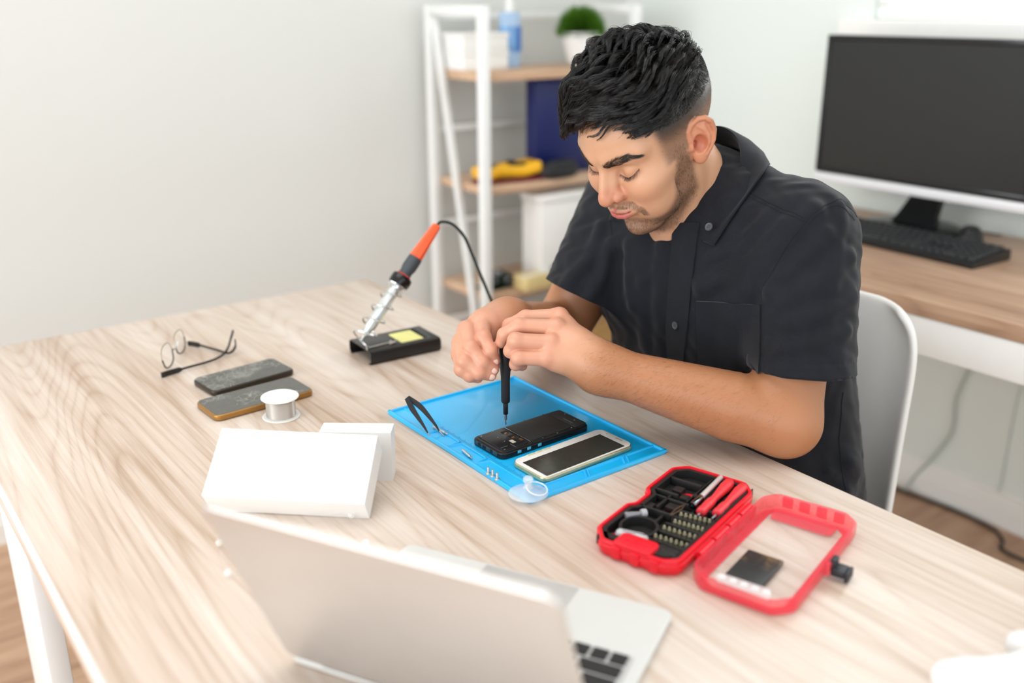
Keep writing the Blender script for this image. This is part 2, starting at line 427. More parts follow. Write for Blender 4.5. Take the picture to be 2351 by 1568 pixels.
# potted plant
t = thing('potted_plant', 'round green grass plant in a white pot on the top shelf', 'plant', (1.985, 2.325, S1))
f = MB(); f.lathe([(.0001, .002), (.03, .002), (.036, .005), (.052, .06), (.06, .092), (.06, .098), (.055, .098), (.05, .085), (.0001, .085)], 40); f.build('pot', M('white_ceramic', '#f2f1ee', .3, var=.01), t)
f = MB()
for i in range(3400):
    u = RNG.random(2); a = 2 * PI * u[0]; e = math.acos(1 - u[1] * 1.18)
    d = Vector((math.sin(e) * math.cos(a), math.sin(e) * math.sin(a), math.cos(e)))
    L = .078 * (1 + RNG.normal() * .05); p0 = Vector((0, 0, .098)) + d * .03; p1 = Vector((0, 0, .098)) + Vector((d.x * L * .98, d.y * L * .98, d.z * L * 1.0)) + Vector(RNG.normal(size=3)) * .003
    s1 = d.orthogonal().normalized() * .0013
    s1.rotate(Quaternion(d, RNG.random() * 6.28))
    q = (p0 + p1) / 2 + Vector(RNG.normal(size=3)) * .002
    f.add([p0 - s1, p0 + s1, q + s1 * .9, p1, q - s1 * .9], [(0, 1, 2, 3, 4)])
f.build('foliage', M('plant_green', '#4f7d1a', .55, var=.35, vs=120), t, 0)
# blue binder
t = thing('blue_binder', 'dark blue binder standing upright on the middle shelf', 'binder', (1.915, 2.33, S2))
f = MB(); f.box((0, -.022, .142), (.23, .003, .284), .001); f.box((0, .022, .142), (.23, .003, .284), .001); f.box((-.1145, 0, .142), (.003, .046, .284), .001)
f.build('cover', M('navy_board', '#0d1a5a', .45, var=.05), t)
f = MB(); f.box((.002, 0, .14), (.215, .038, .27)); f.build('paper', M('paper_edges', '#e9e7e0', .7), t)
# yellow multimeter on its back with leads
t = thing('multimeter', 'yellow handheld multimeter lying on the middle shelf', 'multimeter', (1.685, 2.295, S2 + .0125), math.radians(-4))
f = MB(); o = round_poly([(-.105, -.035), (-.05, -.03), (.04, -.03), (.1, -.043), (.1, .043), (.04, .03), (-.05, .03), (-.105, .035)], .014)
f.prism(o, 0, .036, .012, 3); 
for i, (x, y, z) in enumerate(f.v): f.v[i] = (x, y, z + .010 * math.cos((x + .02) * 26) ** 2 * (0 if abs(x) < .03 else 1))
f.build('holster', M('yellow_rubber', '#f5b81a', .45), t)
f = MB(); f.prism(rrect(.13, .05, .006, 3, (-.01, 0)), .034, .0405, .001, 1); f.build('face', M_BLACK, t)
f = MB(); f.prism(rrect(.04, .04, .003, 2, (-.05, 0)), .0402, .0415); f.build('display', M('lcd_grey', '#7f8a80', .3), t)
f = MB(); f.lathe([(.016, .04), (.016, .047), (.012, .049)], 20, (.012, 0, 0)); f.build('dial', M_BLACK, t)
f = MB(); pts = [Vector((.10 * math.cos(a * 1.1) * (1 + .1 * math.sin(a * 3)), .045 * math.sin(a) * (1 + .06 * math.cos(2.3 * a)), 0)) for a in np.linspace(0, 12.6, 90)]
f.tube([(1.685 + p.x * .95, 2.295 + p.y, S2 + .0030 + .0009 * (k // 14)) for k, p in enumerate(pts)], .0026, 6)
tag(f.build('red_test_lead', M('red_cable', '#7a1420', .45)), 'coiled dark red test lead underneath the yellow multimeter', 'cable')
f = MB(); pts = [Vector((.022 * math.cos(a) * (1 + .1 * math.sin(2 * a)), .028 * math.sin(a * 1.02), 0)) for a in np.linspace(1, 13, 90)]
f.tube([(1.825 + p.x, 2.355 + p.y * .6, S2 + .003 + .0022 * (k // 16)) for k, p in enumerate(pts)], .0022, 6)
tag(f.build('black_test_lead', M('black_cable', '#15141a', .45)), 'coiled black test lead between the yellow multimeter and the blue binder', 'cable')
# black pouch
t = thing('black_pouch', 'black rounded zip pouch on the middle shelf in front of the blue binder', 'pouch', (1.852, 2.258, S2))
f = MB(); f.lathe([(.0001, 0), (.055, 0), (.068, .008), (.07, .018), (.066, .036), (.045, .050), (.0001, .054)], 32); f.v = [(x * 1.05, y * .33, z) for x, y, z in f.v]; f.build('body', M('black_fabric_pouch', '#16171a', .6, bump=.1), t)
f = MB(); f.tube([(.073 * math.cos(a), .0238 * math.sin(a), .019) for a in np.linspace(0, 2 * PI, 40)[:-1]], .0016, 6, closed=True); f.build('zip', M('zip_grey', '#3c3d40', .5), t)
# white box on third shelf, sponge, circuit boards
t = thing('storage_box', 'tall white storage box on the third shelf behind his arm', 'box', (1.905, 2.29, S3))
f = MB(); f.box((0, 0, .125), (.26, .10, .25), .004); f.build('body', M_CARD, t)
f = MB(); f.box((0, 0, .2615), (.268, .108, .021), .003); f.build('lid', M_CARD, t)
t = thing('sponge_block', 'pale yellow foam block on the third shelf by the circuit boards', 'sponge', (1.745, 2.242, S3), .05)
f = MB(); f.prism(rrect(.115, .062, .006, 3), 0, .042, .004, 2); f.build('foam', M('yellow_foam', '#dfc98f', .9, bump=.4, bs=400), t)
f = MB(); f.prism(rrect(.118, .012, .003, 2, (0, -.01)), .0421, .0435); f.build('band', M_CARD, t)
M_PCB = M('green_board', '#1f3a2c', .5); M_CHIP = M('black_chip', '#17181b', .4); M_STEEL = M('steel', '#b9bcc0', .25, 1.0)
for k, (x, y, z, rz, lab) in enumerate(((1.648, 2.315, 0, .1, 'lower green circuit board of the pile on the third shelf'), (1.672, 2.305, .018, -.35, 'middle circuit board of the pile on the third shelf'), (1.648, 2.305, .036, .5, 'topmost circuit board of the pile on the third shelf'))):
    t = thing('circuit_board', lab, 'circuit board', (x, y, S3 + z + .0005), rz, 'circuit boards on the third shelf')
    f = MB(); f.box((0, 0, .001), (.1, .07, .002)); f.build('board', M_PCB, t, 0)
    for j in range(7):
        f = MB(); w = .01 + .016 * RNG.random(); f.box((-.038 + .0125 * j, -.02 + .04 * RNG.random(), .002 + .0055), (.0105, w, .011), .0005); f.build('chip', (M_CHIP, M_STEEL, M_CHIP)[j % 3], t, 0)
t = thing('black_clamp', 'black spring clamp on the third shelf right of the foam block', 'clamp', (1.826, 2.234, S3), .4)
f = MB(); f.bar((-.02, 0, .006), (.022, 0, .05), .012, .012, (0, 1, 0), .003); f.bar((.02, 0, .006), (-.026, 0, .055), .012, .010, (0, 1, 0), .003); f.build('jaws', M_BLACK, t)
f = MB(); f.tube([(0, -.009, .027), (0, .009, .027)], .006, 12); f.build('pivot', M_STEEL, t)
# cardboard box on the bottom shelf
t = thing('cardboard_box', 'brown cardboard box on the bottom shelf seen under his right arm', 'box', (1.99, 2.345, S4 + .001))
MK = m_oak('corrugated_card', '#b3884f', '#c79c62', '#d2ab75', along='x')
f = MB(); f.box((0, 0, .07), (.25, .19, .14), .001); f.build('body', MK, t)
f = MB(); f.box((0, -.0485, .1415), (.25, .096, .003)); f.box((0, .0485, .1415), (.25, .096, .003)); f.build('flap', MK, t)
f = MB(); f.box((0, 0, .1435), (.25, .03, .0008)); f.build('tape', M('brown_tape', '#bd9458', .3), t)
# ================================================================== things on the work table
M_BLUE = M('blue_silicone', '#12baf8', .3, var=.03, vs=12, spec=.7, coat=.35)
# ---- mat: local x 0..0.230 (towards the man), y 0..0.337
mt = thing('repair_mat', 'blue silicone repair mat with tray ridges lying on the work table', 'mat', (.6205, .8045, TZ))
MWd, MLn = .2305, .337
b = MB(); b.prism(rrect(MWd, MLn, .008, 5, (MWd / 2, MLn / 2)), 0, .0028, .001, 2)
def ridge(pts, w=.0042, h=.0022):
    for p, q in zip(pts[:-1], pts[1:]):
        p = Vector((*p, .0026)); q = Vector((*q, .0026)); d = (q - p).normalized(); n = Vector((-d.y, d.x, 0)) * w / 2
        p2, q2 = p - d * w * .4, q + d * w * .4
        b.loops([[e - n + Vector((0, 0, 0)), e - n * .7 + Vector((0, 0, h * .8)), e - n * .3 + Vector((0, 0, h)), e + n * .3 + Vector((0, 0, h)), e + n * .7 + Vector((0, 0, h * .8)), e + n] for e in (p2, q2)])
e_ = .0035
ridge([(e_, e_), (MWd - e_, e_), (MWd - e_, MLn - e_), (e_, MLn - e_), (e_, e_)], .006, .0026)
ridge([(.0265, .04), (.0265, .1165)]); ridge([(.0265, .1255), (.0265, .181)]); ridge([(.0265, .187), (.0265, .2355)])
ridge([(e_, .121), (.0265, .1165)]); ridge([(e_, .121), (.0265, .1255)])
ridge([(e_, .1855), (.0265, .181)]); ridge([(e_, .1855), (.0265, .187)]); ridge([(e_, .2385), (.0265, .2355)])
ridge([(.0265, .2385), (.0265, .332)], .003, .0012)
ridge([(.042, .0235), (.105, .0235)]); ridge([(.109, .0235), (.17, .0235)]); ridge([(.176, .0235), (.2265, .0235)])
for x in (.105, .110, .1695, .1765): ridge([(x, .0235), (x - .012, e_)], .0035)
ridge([(.042, .0235), (.036, e_)], .0035)
ridge([(.0265, .04), (.020, .026), (.030, .018), (.040, .0235)], .0035)
b.build('mat_sheet', M_BLUE, mt, 40)
f = MB()
for k in range(0, 211, 3):
    L = .006 if k % 15 == 0 else .0035
    f.box((.031 + L / 2, .05 + k * .00092, .00288), (L, .0005, .0003))
f.build('ruler_marks', M('mat_print', '#2a7fb8', .6), mt, 0)
MZ = TZ + .0028

# ---- disassembled phone: local x long (0.150), y 0.0665
ph = thing('opened_phone', 'opened black phone with bare internals on the blue mat under the screwdriver', 'phone', (.7345, .9475, MZ), math.radians(1.2))
PL, PW, PH = .152, .068, .0085
b = MB(); b.prism(rrect(PL, PW, .010, 6), 0, PH, .0015, 3); b.build('chassis', M('anodised_black', '#14161a', .33, .2, var=.05), ph)
b = MB(); b.prism(rrect(PL - .005, PW - .005, .008, 5), PH - .0005, PH + .0012, .0005, 2); b.build('midframe', M('black_midframe', '#1a1b1e', .42, var=.06), ph)
zt = PH + .0012
b = MB(); b.prism(rrect(.0735, .0525, .002, 3, (.0145, .001)), zt - .0002, zt + .0008, .0003, 2); b.build('battery', M('battery_film', '#2b2b2a', .5, var=.04), ph)
b = MB(); b.prism(rrect(.022, .058, .003, 3, (.063, 0)), zt - .0003, zt + .0011, .0005, 2); b.build('camera_cover', M('cover_black', '#222325', .5), ph)
b = MB(); b.prism(rrect(.042, .058, .003, 3, (-.0485, 0)), zt - .0003, zt + .0011, .0005, 2); b.build('speaker_cover', M('cover_gloss', '#17191d', .3), ph)
b = MB(); b.box((-.0245, 0, zt + .001), (.0012, .056, .0012), .0003); b.build('seam_strip', M_STEEL, ph)
M_GOLD = M('gold_contacts', '#c98f5e', .35, .8)
for x, y in ((-.0335, .0165), (-.0335, .0005)):
    b = MB(); b.box((x, y, zt + .0012), (.009, .0055, .0005)); b.build('contact_slot', M('slot_black', '#08090b', .6), ph)
    b = MB(); b.box((x - .001, y - .0042, zt + .0013), (.004, .0028, .0005)); b.build('contact_pad', M_GOLD, ph)
b = MB(); b.box((-.033, -.0155, zt + .0012), (.010, .0105, .0005)); b.build('card_slot', M('slot_black_b', '#08090b', .6), ph)
b = MB()
for k in range(3): b.box((-.0305, -.0178 + .0022 * k, zt + .0016), (.0045, .0012, .0004))
b.build('contact_pins', M_GOLD, ph)
b = MB(); b.box((-.043, -.0135, zt + .0012), (.0055, .009, .0005)); b.build('paper_sticker', M('sticker_cream', '#c9c6b6', .6), ph)
for k, (x, y) in enumerate(((.07, .012), (.066, -.012), (.046, -.029), (.02, -.03), (-.005, -.03), (-.066, .025), (-.066, -.026), (-.045, .028), (.012, .0295), (.045, .0295), (-.051, -.006), (-.051, .009))):
    b = MB(); b.lathe([(.0001, 0), (.0013, 0), (.0013, .0004), (.0006, .0003), (.0001, .0001)], 12, (x, y, zt + .001)); b.build('phone_screw', M_STEEL, ph)
M_TEAL = M('teal_tape', '#58b9d4', .4)
for x, w in ((-.0475, .006), (-.0315, .0062), (-.0135, .006)):
    b = MB(); b.box((x, -PW / 2 + .0002, .0052), (w, .0012, .0038), .0003); b.build('side_tape', M_TEAL, ph)
for y, w in ((.021, .006), (.010, .004), (-.004, .0085), (-.0185, .009)):
    b = MB(); b.box((-PL / 2 + .0004, y, .0055), (.0016, w, .0045), .0004); b.build('port', M('port_metal', '#5d636b', .25, .8), ph)
b = MB()
for x0, y0, L, ax in ((-.058, .019, .016, 0), (-.062, -.02, .011, 0), (-.05, -.024, .012, 1), (.058, -.008, .02, 1)):
    b.box((x0, y0, zt + .0012), (L if ax == 0 else .0005, .0005 if ax == 0 else L, .0005))
b.build('etched_line', M('etched_grey', '#6d6f70', .4), ph)

# ---- white phone
wp = thing('white_phone', 'white phone front panel with gold rim lying on the blue mat', 'phone', (.7395, .8645, MZ), math.radians(2.2))
WL, WW, WH = .156, .066, .0078
b = MB(); b.prism(rrect(WL, WW, .011, 7), 0, WH, .0028, 4); b.build('rim', M('champagne_metal', '#c9c19a', .25, .75), wp)
b = MB(); b.prism(rrect(WL - .0028, WW - .0028, .010, 7), WH - .0006, WH + .0004, .0003, 2); b.build('front_glass', M('white_front', '#e6e6e1', .12, var=.01), wp)
b = MB(); b.prism(rrect(.1345, .0475, .0012, 2, (-.004, -.0055)), WH + .0003, WH + .0006, .0001, 1); b.build('screen', M('phone_screen', '#3c3b35', .14, var=.04, vs=60), wp)
b = MB()
for k in range(10): b.box((.0715, -.0155 + .0013 * k, WH + .0005), (.003, .0005, .0003))
b.build('speaker_slots', M('slot_brown', '#8d8574', .6), wp)
b = MB(); b.lathe([(.0001, 0), (.0007, 0), (.0007, .0003), (.0001, .0003)], 10, (.0712, .0135, WH + .0003)); b.build('sensor', M_BLACK, wp)
MG = M('old_glue', '#c9c8a2', .6)
for k, (x, L) in enumerate(((-.047, .012), (-.034, .010), (-.0215, .012))):
    b = MB(); b.box((x, .0295, WH + .0005), (L, .0042, .0004), .0002); b.build('glue_strip', MG, wp)

# ---- screwdriver held upright
SDP = Vector((.7165, .982, MZ + PH + .002))
sd = thing('precision_screwdriver', 'black precision screwdriver held upright on the opened phone', 'screwdriver', SDP)
b = MB(); b.lathe([(.0001, 0), (.0009, .0003), (.0010, .003), (.0008, .006), (.0012, .008)], 14); b.lathe([(.0019, .008), (.002, .0168), (.0001, .0168)], 6); b.build('bit', M_STEEL, sd)
b = MB(); b.lathe([(.0030, .016), (.0034, .0166), (.0035, .032), (.0032, .0335)], 24); b.build('shank', M_BLACK, sd)
b = MB(); n = 36; rings = []
for r, z in ((.004, .0325), (.0057, .034), (.0061, .036), (.0061, .063), (.0062, .0655)): rings.append([(r * math.cos(2 * PI * k / n), r * math.sin(2 * PI * k / n), z) for k in range(n)])
b.loops(rings)
tk = NT('knurled_black'); w1 = tk.n('ShaderNodeTexChecker'); w1.inputs['Scale'].default_value = 900; tk.l(tk.coord(rot=(.0, .0, .78)), w1.inputs[0]); tk.set(color='#16171a', rough=.5); tk.bump(w1.outputs[1], .6, .0006)
b.build('knurled_grip', tk.mat, sd)
b = MB(); b.lathe([(.0062, .065), (.0063, .069), (.0073, .083), (.0079, .095), (.008, .110), (.0074, .114), (.0074, .116), (.0077, .117), (.0077, .1195), (.0066, .121), (.0001, .1213)], 32); b.build('handle', M('satin_black', '#15161a', .42, var=.03), sd)

# ---- tweezers leaning on the mat's far edge
tzr = thing('tweezers', 'black tweezers with steel tips propped on the mat corner', 'tweezers', (.6325, 1.021, MZ + .0006))
bk = Vector((.6255 - .6325, 1.089 - 1.021, .79 - MZ))     # rear end, raised
def prong(tip, mid, side):
    b = MB(); T = [Vector(tip), Vector(tip) + Vector((.004 * side * -.2, .011, .004)), Vector(mid), Vector(mid) * .45 + bk * .55 + Vector((side * .0028, 0, .002)), bk + Vector((side * .0009, 0, 0))]
    W = [.0010, .0015, .0040, .0078, .0066]
    P = spline(T, 6); Wd = np.interp(np.linspace(0, 4, len(P)), range(5), W)
    rings = []
    for i, p in enumerate(P):
        t = (P[min(i + 1, len(P) - 1)] - P[max(i - 1, 0)]).normalized(); s_ = Vector((.62 * 1, .2, .75)); s_ = (s_ - t * s_.dot(t)).normalized(); n_ = t.cross(s_)
        w = Wd[i] / 2; h = .0006
        rings.append([p - s_ * w - n_ * h, p + s_ * w - n_ * h, p + s_ * w + n_ * h, p - s_ * w + n_ * h])
    k = int(len(P) * .26)
    q = MB(); q.loops(rings[:k + 1]); b.loops(rings[k:])
    a = b.build('prong', M_BLACKT, tzr, 50); q.build('tip', M_STEEL, a, 50)
M_BLACKT = M('black_coated_steel', '#23262a', .35, .3)
prong((-.0095, .002, 0), (-.0100, .024, .0135), -1)
prong((.0085, -.001, 0), (.0052, .020, .0135), 1)

# ---- loose bits in the mat trays
def rod(name, lab, a, c, r, taper):
    t = thing(name, lab, 'screwdriver bit', a); d = Vector(c) - Vector(a); L = d.length; t.rotation_euler = (0, 0, math.atan2(d.y, d.x))
    b = MB(); b.lathe([(r * .55, 0), (r, .0008), (r, L * .7), (r * taper, L * .78)], 6); b.xf(Matrix.Translation((0, 0, r)) @ Matrix.Rotation(PI / 2, 4, 'Y')); b.build('shank', M('bright_steel', '#d6d7d9', .3, .9), t)
    b = MB(); b.lathe([(r * taper, L * .78), (r * taper * .8, L * .93), (r * .3, L)], 12); b.xf(Matrix.Translation((0, 0, r)) @ Matrix.Rotation(PI / 2, 4, 'Y')); b.build('tip', M_STEEL, t)
rod('screwdriver_bit', 'steel bit lying between the tweezer tips on the blue mat', (.6438, 1.0525, MZ), (.6458, 1.0185, MZ), .0021, .75)
rod('screwdriver_bit', 'steel bit lying alone in the mat tray right of the tweezers', (.6345, .966, MZ), (.6302, .937, MZ), .0021, .6)
for k, (y, lab) in enumerate(((.8925, 'small steel screw in the mat tray, the farthest of three from the suction cup'), (.8835, 'small steel screw in the mat tray, middle of the row of three'), (.8735, 'small steel screw in the mat tray, nearest of three to the suction cup'))):
    t = thing('small_screw', lab, 'screw', (.6238 + .0004 * (k % 2), y, MZ), k, 'three screws standing in the mat tray')
    b = MB(); b.lathe([(.0001, 0), (.0030, 0), (.0036, .0008), (.0034, .0022), (.0018, .003)], 18); b.build('head', M('zinc', '#c9cbce', .3, .85), t)
    b = MB(); pr = []
    for j in range(13): pr.append((.0017 if j % 2 else .0014, .0028 + j * .00062))
    b.lathe(pr, 12); b.build('thread', M('zinc_b', '#c4c6ca', .3, .85), t)

# ---- suction cup on the near corner
sc = thing('suction_cup', 'clear suction cup with a pull ring on the near corner of the mat', 'suction cup', (.6305, .8195, MZ + .0028))
M_CLEAR = glassy('clear_vinyl', '#eef5f8', .08, .3)
b = MB(); b.lathe([(.0001, .006), (.008, .0055), (.018, .0028), (.0235, .0), (.024, .0004), (.0185, .0042), (.008, .0075), (.0065, .009)], 40); b.build('cup', M_CLEAR, sc)
b = MB(); b.lathe([(.0062, .0078), (.0045, .010), (.0042, .014), (.0062, .0165), (.0062, .020), (.0045, .0215), (.0001, .0217)], 24); b.build('knob', glassy('clear_vinyl_b', '#f3f7f8', .1, .4), sc)
b = MB(); c0 = Vector((.0035, -.0125, .0105)); ax = Vector((.75, -.35, 0)).normalized(); ay = Vector((-.2, -.8, -.22)).normalized()
b.tube([c0 + ax * (.0115 * math.cos(a)) + ay * (.012 * math.sin(a)) for a in np.linspace(0, 2 * PI, 49)[:-1]], .0009, 8, closed=True); b.build('ring', glassy('clear_ring', '#f5f8f8', .1, .5), sc)

# ---- soldering stand
ss = thing('soldering_stand', 'black soldering iron stand with wire coil and yellow sponge', 'soldering stand', (.7645, 1.3635, TZ), math.radians(-3.0))
SLn, SWd, SH = .131, .083, .0235
b = MB()   # folded sheet: open at the ends, long sides rolled down
prof = []
for a in np.linspace(0, 1, 6): prof.append((-SWd / 2 + .006 * (1 - math.sin(a * PI / 2)), SH - .006 * (1 - math.cos(a * PI / 2)) if False else SH - .006 + .006 * math.sin(PI / 2 * a)))
out = [(-SWd / 2 + .010, .0), (-SWd / 2 + .004, .0), (-SWd / 2, .005), (-SWd / 2, SH - .006), (-SWd / 2 + .002, SH - .0018), (-SWd / 2 + .006, SH)]
o_full = out + [(-y, z) for y, z in reversed(out)]
inn = [(-SWd / 2 + .010, .0014), (-SWd / 2 + .0045, .0014), (-SWd / 2 + .0014, .0055), (-SWd / 2 + .0014, SH - .0064), (-SWd / 2 + .003, SH - .003), (-SWd / 2 + .0064, SH - .0014)]
i_full = inn + [(-y, z) for y, z in reversed(inn)]
loop = o_full + list(reversed(i_full))
# leave a rectangular well in the right part of the top plate
wx0, wx1, wy = -.003, .052, .0285
def strip(x0, x1): b.loops([[(x, y, z) for y, z in loop] for x in (x0, x1)])
strip(-SLn / 2, wx0); strip(wx1, SLn / 2)
for sg in (-1, 1):
    seg = [(y * sg, z) for y, z in out] + [(-wy * -1 * -sg * -1 if False else -wy * sg, SH)]
    seg2 = [(y * sg, z) for y, z in inn] + [(-wy * sg, SH - .0014)]
    # out holds the left side (negative y); mirror with sg
    lp = seg + list(reversed(seg2))
    b.loops([[(x, y, z) for y, z in lp] for x in (wx0, wx1)])
b.build('base', M('black_enamel', '#1b1917', .3, var=.04), ss)
b = MB(); q = .0012
for (x0, x1, y0, y1) in ((wx0, wx1, -wy, wy),):
    b.box(((x0 + x1) / 2, 0, .008), (x1 - x0, y1 - y0, q))
    for x in (x0, x1): b.box((x, 0, .0155), (q, y1 - y0, .016))
    for y in (y0, y1): b.box(((x0 + x1) / 2, y, .0155), (x1 - x0, q, .016))
b.build('sponge_tray', M('tray_grey', '#8b8d93', .3, .6), ss)
b = MB(); b.prism(rrect(.043, .050, .003, 3, (.0205, 0)), .0088, .0238, .002, 2); b.build('sponge', M('yellow_sponge', '#f2ee9c', .9, bump=.3, bs=500), ss)
# coil axis in local coordinates
inv = Matrix.Rotation(math.radians(3.0), 3, 'Z')
def loc(p): return inv @ (Vector(p) - Vector((.7645, 1.3635, TZ)))
A0 = loc((.6935, 1.355, .7835)); A1 = loc((.849, 1.355, .957)); ad = (A1 - A0).normalized()
AX = ad.cross(Vector((0, 1, 0))).normalized(); AY = ad.cross(AX)
M_WIRE = M('bright_wire', '#d9dbdb', .18, .95)
pts = []
for k in range(131):
    t = k / 130
    if t < .78: a = 4.35 * 2 * PI * t / .78; s_ = .112 * t / .78; r = .0185 - .003 * (t / .78)
    else: u = (t - .78) / .22; a = 4.35 * 2 * PI + 3.0 * 2 * PI * u; s_ = .112 + .010 * u; r = .0135 + .003 * u
    pts.append(A0 + ad * (s_ - .004) + AX * r * math.cos(a + 2.2) + AY * r * math.sin(a + 2.2))
b = MB(); b.tube(pts, .0014, 8); b.build('coil', M_WIRE, ss)
b = MB(); b.tube([pts[0], A0 + Vector((.004, -.016, -.003)), Vector((-.058, -.024, SH + .0016)), Vector((-.020, -.0195, SH + .0016)), Vector((-.014, -.012, SH + .0016))], .0014, 8); b.tube([Vector((-.024, -.025, SH + .001)), Vector((-.016, -.025, SH + .0026)), Vector((-.010, -.021, SH + .001))], .0026, 8); b.build('bracket_wire', M_WIRE, ss)
b = MB(); b.lathe([(.0165, .106), (.0165, .112), (.0155, .112), (.0155, .106)], 32, cap=False); 
# ---- soldering iron resting in the coil
si = thing('soldering_iron', 'soldering iron with orange handle resting in the wire coil', 'soldering iron', tuple(Vector((.7645, 1.3635, TZ)) + inv.inverted() @ A0))
adw = inv.inverted() @ ad; q = Vector((0, 0, 1)).rotation_difference(adw); si.rotation_mode = 'QUATERNION'; si.rotation_quaternion = q
L_ = .2338
b = MB(); b.lathe([(.0012, .004), (.0022, .012), (.0065, .016), (.0068, .026), (.009, .03), (.0098, .100), (.0078, .108)], 20); b.build('heater_barrel', M('pale_steel', '#dfe6e4', .25, .7), si)
b = MB(); b.lathe([(.0095, .104), (.0155, .106), (.0158, .111), (.012, .113)], 28); b.build('steel_flange', M_WIRE, si)
b = MB(); b.lathe([(.0125, .1125), (.0172, .1135), (.0178, .120), (.0178, .1265), (.0165, .130), (.0125, .1315)], 32); b.build('heat_collar', M_BLACKG, si)
b = MB(); b.lathe([(.0126, .1312), (.013, .1322), (.0122, .1334)], 24); b.build('red_washer', M('red_seal', '#c8402e', .4), si)
b = MB(); b.lathe([(.0112, .133), (.0105, .139), (.0124, .148), (.0122, .163), (.0118, .168)], 28); b.build('grip', M('dark_grey_grip', '#3b4146', .5), si)
b = MB(); b.lathe([(.0110, .1675), (.0112, .170), (.0072, L_ - .003), (.0058, L_), (.0001, L_)], 6); b.xf(Matrix.Rotation(.5, 4, 'Z')); b.build('handle', M('orange_plastic', '#ff5c2e', .4, var=.02), si, 20)
cs = spline([(.849, 1.355, .957), (.857, 1.353, .9625), (.875, 1.347, .957), (.893, 1.34, .935), (.905, 1.332, .90), (.917, 1.322, .86), (.93, 1.31, .815), (.948, 1.295, .76), (.957, 1.29, .70), (.962, 1.285, .5), (.97, 1.28, .2), (1.0, 1.26, .004), (1.2, 1.3, .004), (1.5, 1.7, .004)], 7)
b = MB(); b.tube([q.inverted() @ (Vector(p) - Vector(si.location)) for p in cs], .0026, 8); b.build('power_cord', M('dark_green_cord', '#16231d', .45), si)

# ---- spectacles lying upside down
gl = thing('eyeglasses', 'thin black framed eyeglasses lying open at the back left of the table', 'glasses', (.4087, 1.4785, TZ))
H0 = Vector((.0, .0, .0045)); H1 = Vector((.084, .120, .0045)); fd = (H1 - H0).normalized(); fu = Vector((-.12, .09, 1)).normalized(); fu = (fu - fd * fu.dot(fd)).normalized()
FL = (H1 - H0).length
def fp(s_, h): return H0 + fd * s_ + fu * h
M_FR = M('black_frame', '#141413', .3); M_THIN = M('gold_wire_frame', '#8f8467', .3, .8)
for c, nm in ((FL * .27, 'lens'), (FL * .73, 'lens')):
    R = []
    for a in np.linspace(0, 2 * PI, 41)[:-1]:
        x = math.copysign(abs(math.cos(a)) ** .8, math.cos(a)) * .0255; y = math.copysign(abs(math.sin(a)) ** .8, math.sin(a)) * .0185
        R.append(fp(c + x, .019 + y - .0 * x))
    b = MB(); b.tube(R, .0007, 6, closed=True); rim = b.build('rim', M_THIN, gl)
    b = MB(); b.add(R, [tuple(range(40))]); cN = fd.cross(fu) * .0009; b.add([p + cN for p in R], [tuple(range(40))]); b.build(nm, glassy('spectacle_lens', '#ffffff', .02, .10), rim, 0)
b = MB(); b.tube(spline([fp(FL * .27 + .0245, .022), fp(FL * .5, .017), fp(FL * .73 - .0245, .022)], 5), .001, 8); b.build('bridge', M_THIN, gl)
for c in (FL * .5 - .008, FL * .5 + .008):
    b = MB(); p = fp(c, .024) + fd.cross(fu) * .006; b.ball(p, (.002, .003, .005), 10); b.tube([p, fp(c, .021)], .0005, 6); b.build('nose_pad', M_CLEAR, gl)
for c in (FL * .27, FL * .73):
    b = MB(); b.tube([fp(c + x * .0255, .019 - .0185 * max(0, 1 - abs(x) ** 2.5) ** .4) for x in np.linspace(-1, 1, 17)], .0013, 8); b.build('brow_bar', M_FR, gl)
for hp, path, lab in ((H0, [(0, 0, .005), (.008, .001, .0055), (.04, .006, .006), (.09, .016, .006), (.118, .035, .010), (.138, .062, .022), (.147, .075, .028)], 'temple'), (H1, [(.084, .12, .006), (.088, .112, .0065), (.097, .092, .0065), (.110, .058, .006), (.120, .030, .0065), (.133, .034, .013), (.138, .045, .022)], 'temple')):
    P = spline([Vector(p) for p in path], 6); n = len(P); rings = []
    for i, p in enumerate(P):
        t = (P[min(i + 1, n - 1)] - P[max(i - 1, 0)]).normalized(); u = Vector((0, 0, 1)); u = (u - t * u.dot(t)).normalized(); s_ = t.cross(u)
        k = i / n; h = .0042 if k < .28 else (.0016 if k < .8 else .0022); w = .0013
        rings.append([p - s_ * w - u * h, p + s_ * w - u * h, p + s_ * w + u * h, p - s_ * w + u * h])
    b = MB(); b.loops(rings); tp = b.build(lab, M_FR, gl, 40)
    b = MB(); b.box(tuple(Vector(path[0]) + Vector((0, 0, 0))), (.005, .005, .008), .0006); b.build('hinge', M('hinge_steel', '#3c3a36', .3, .7), tp)

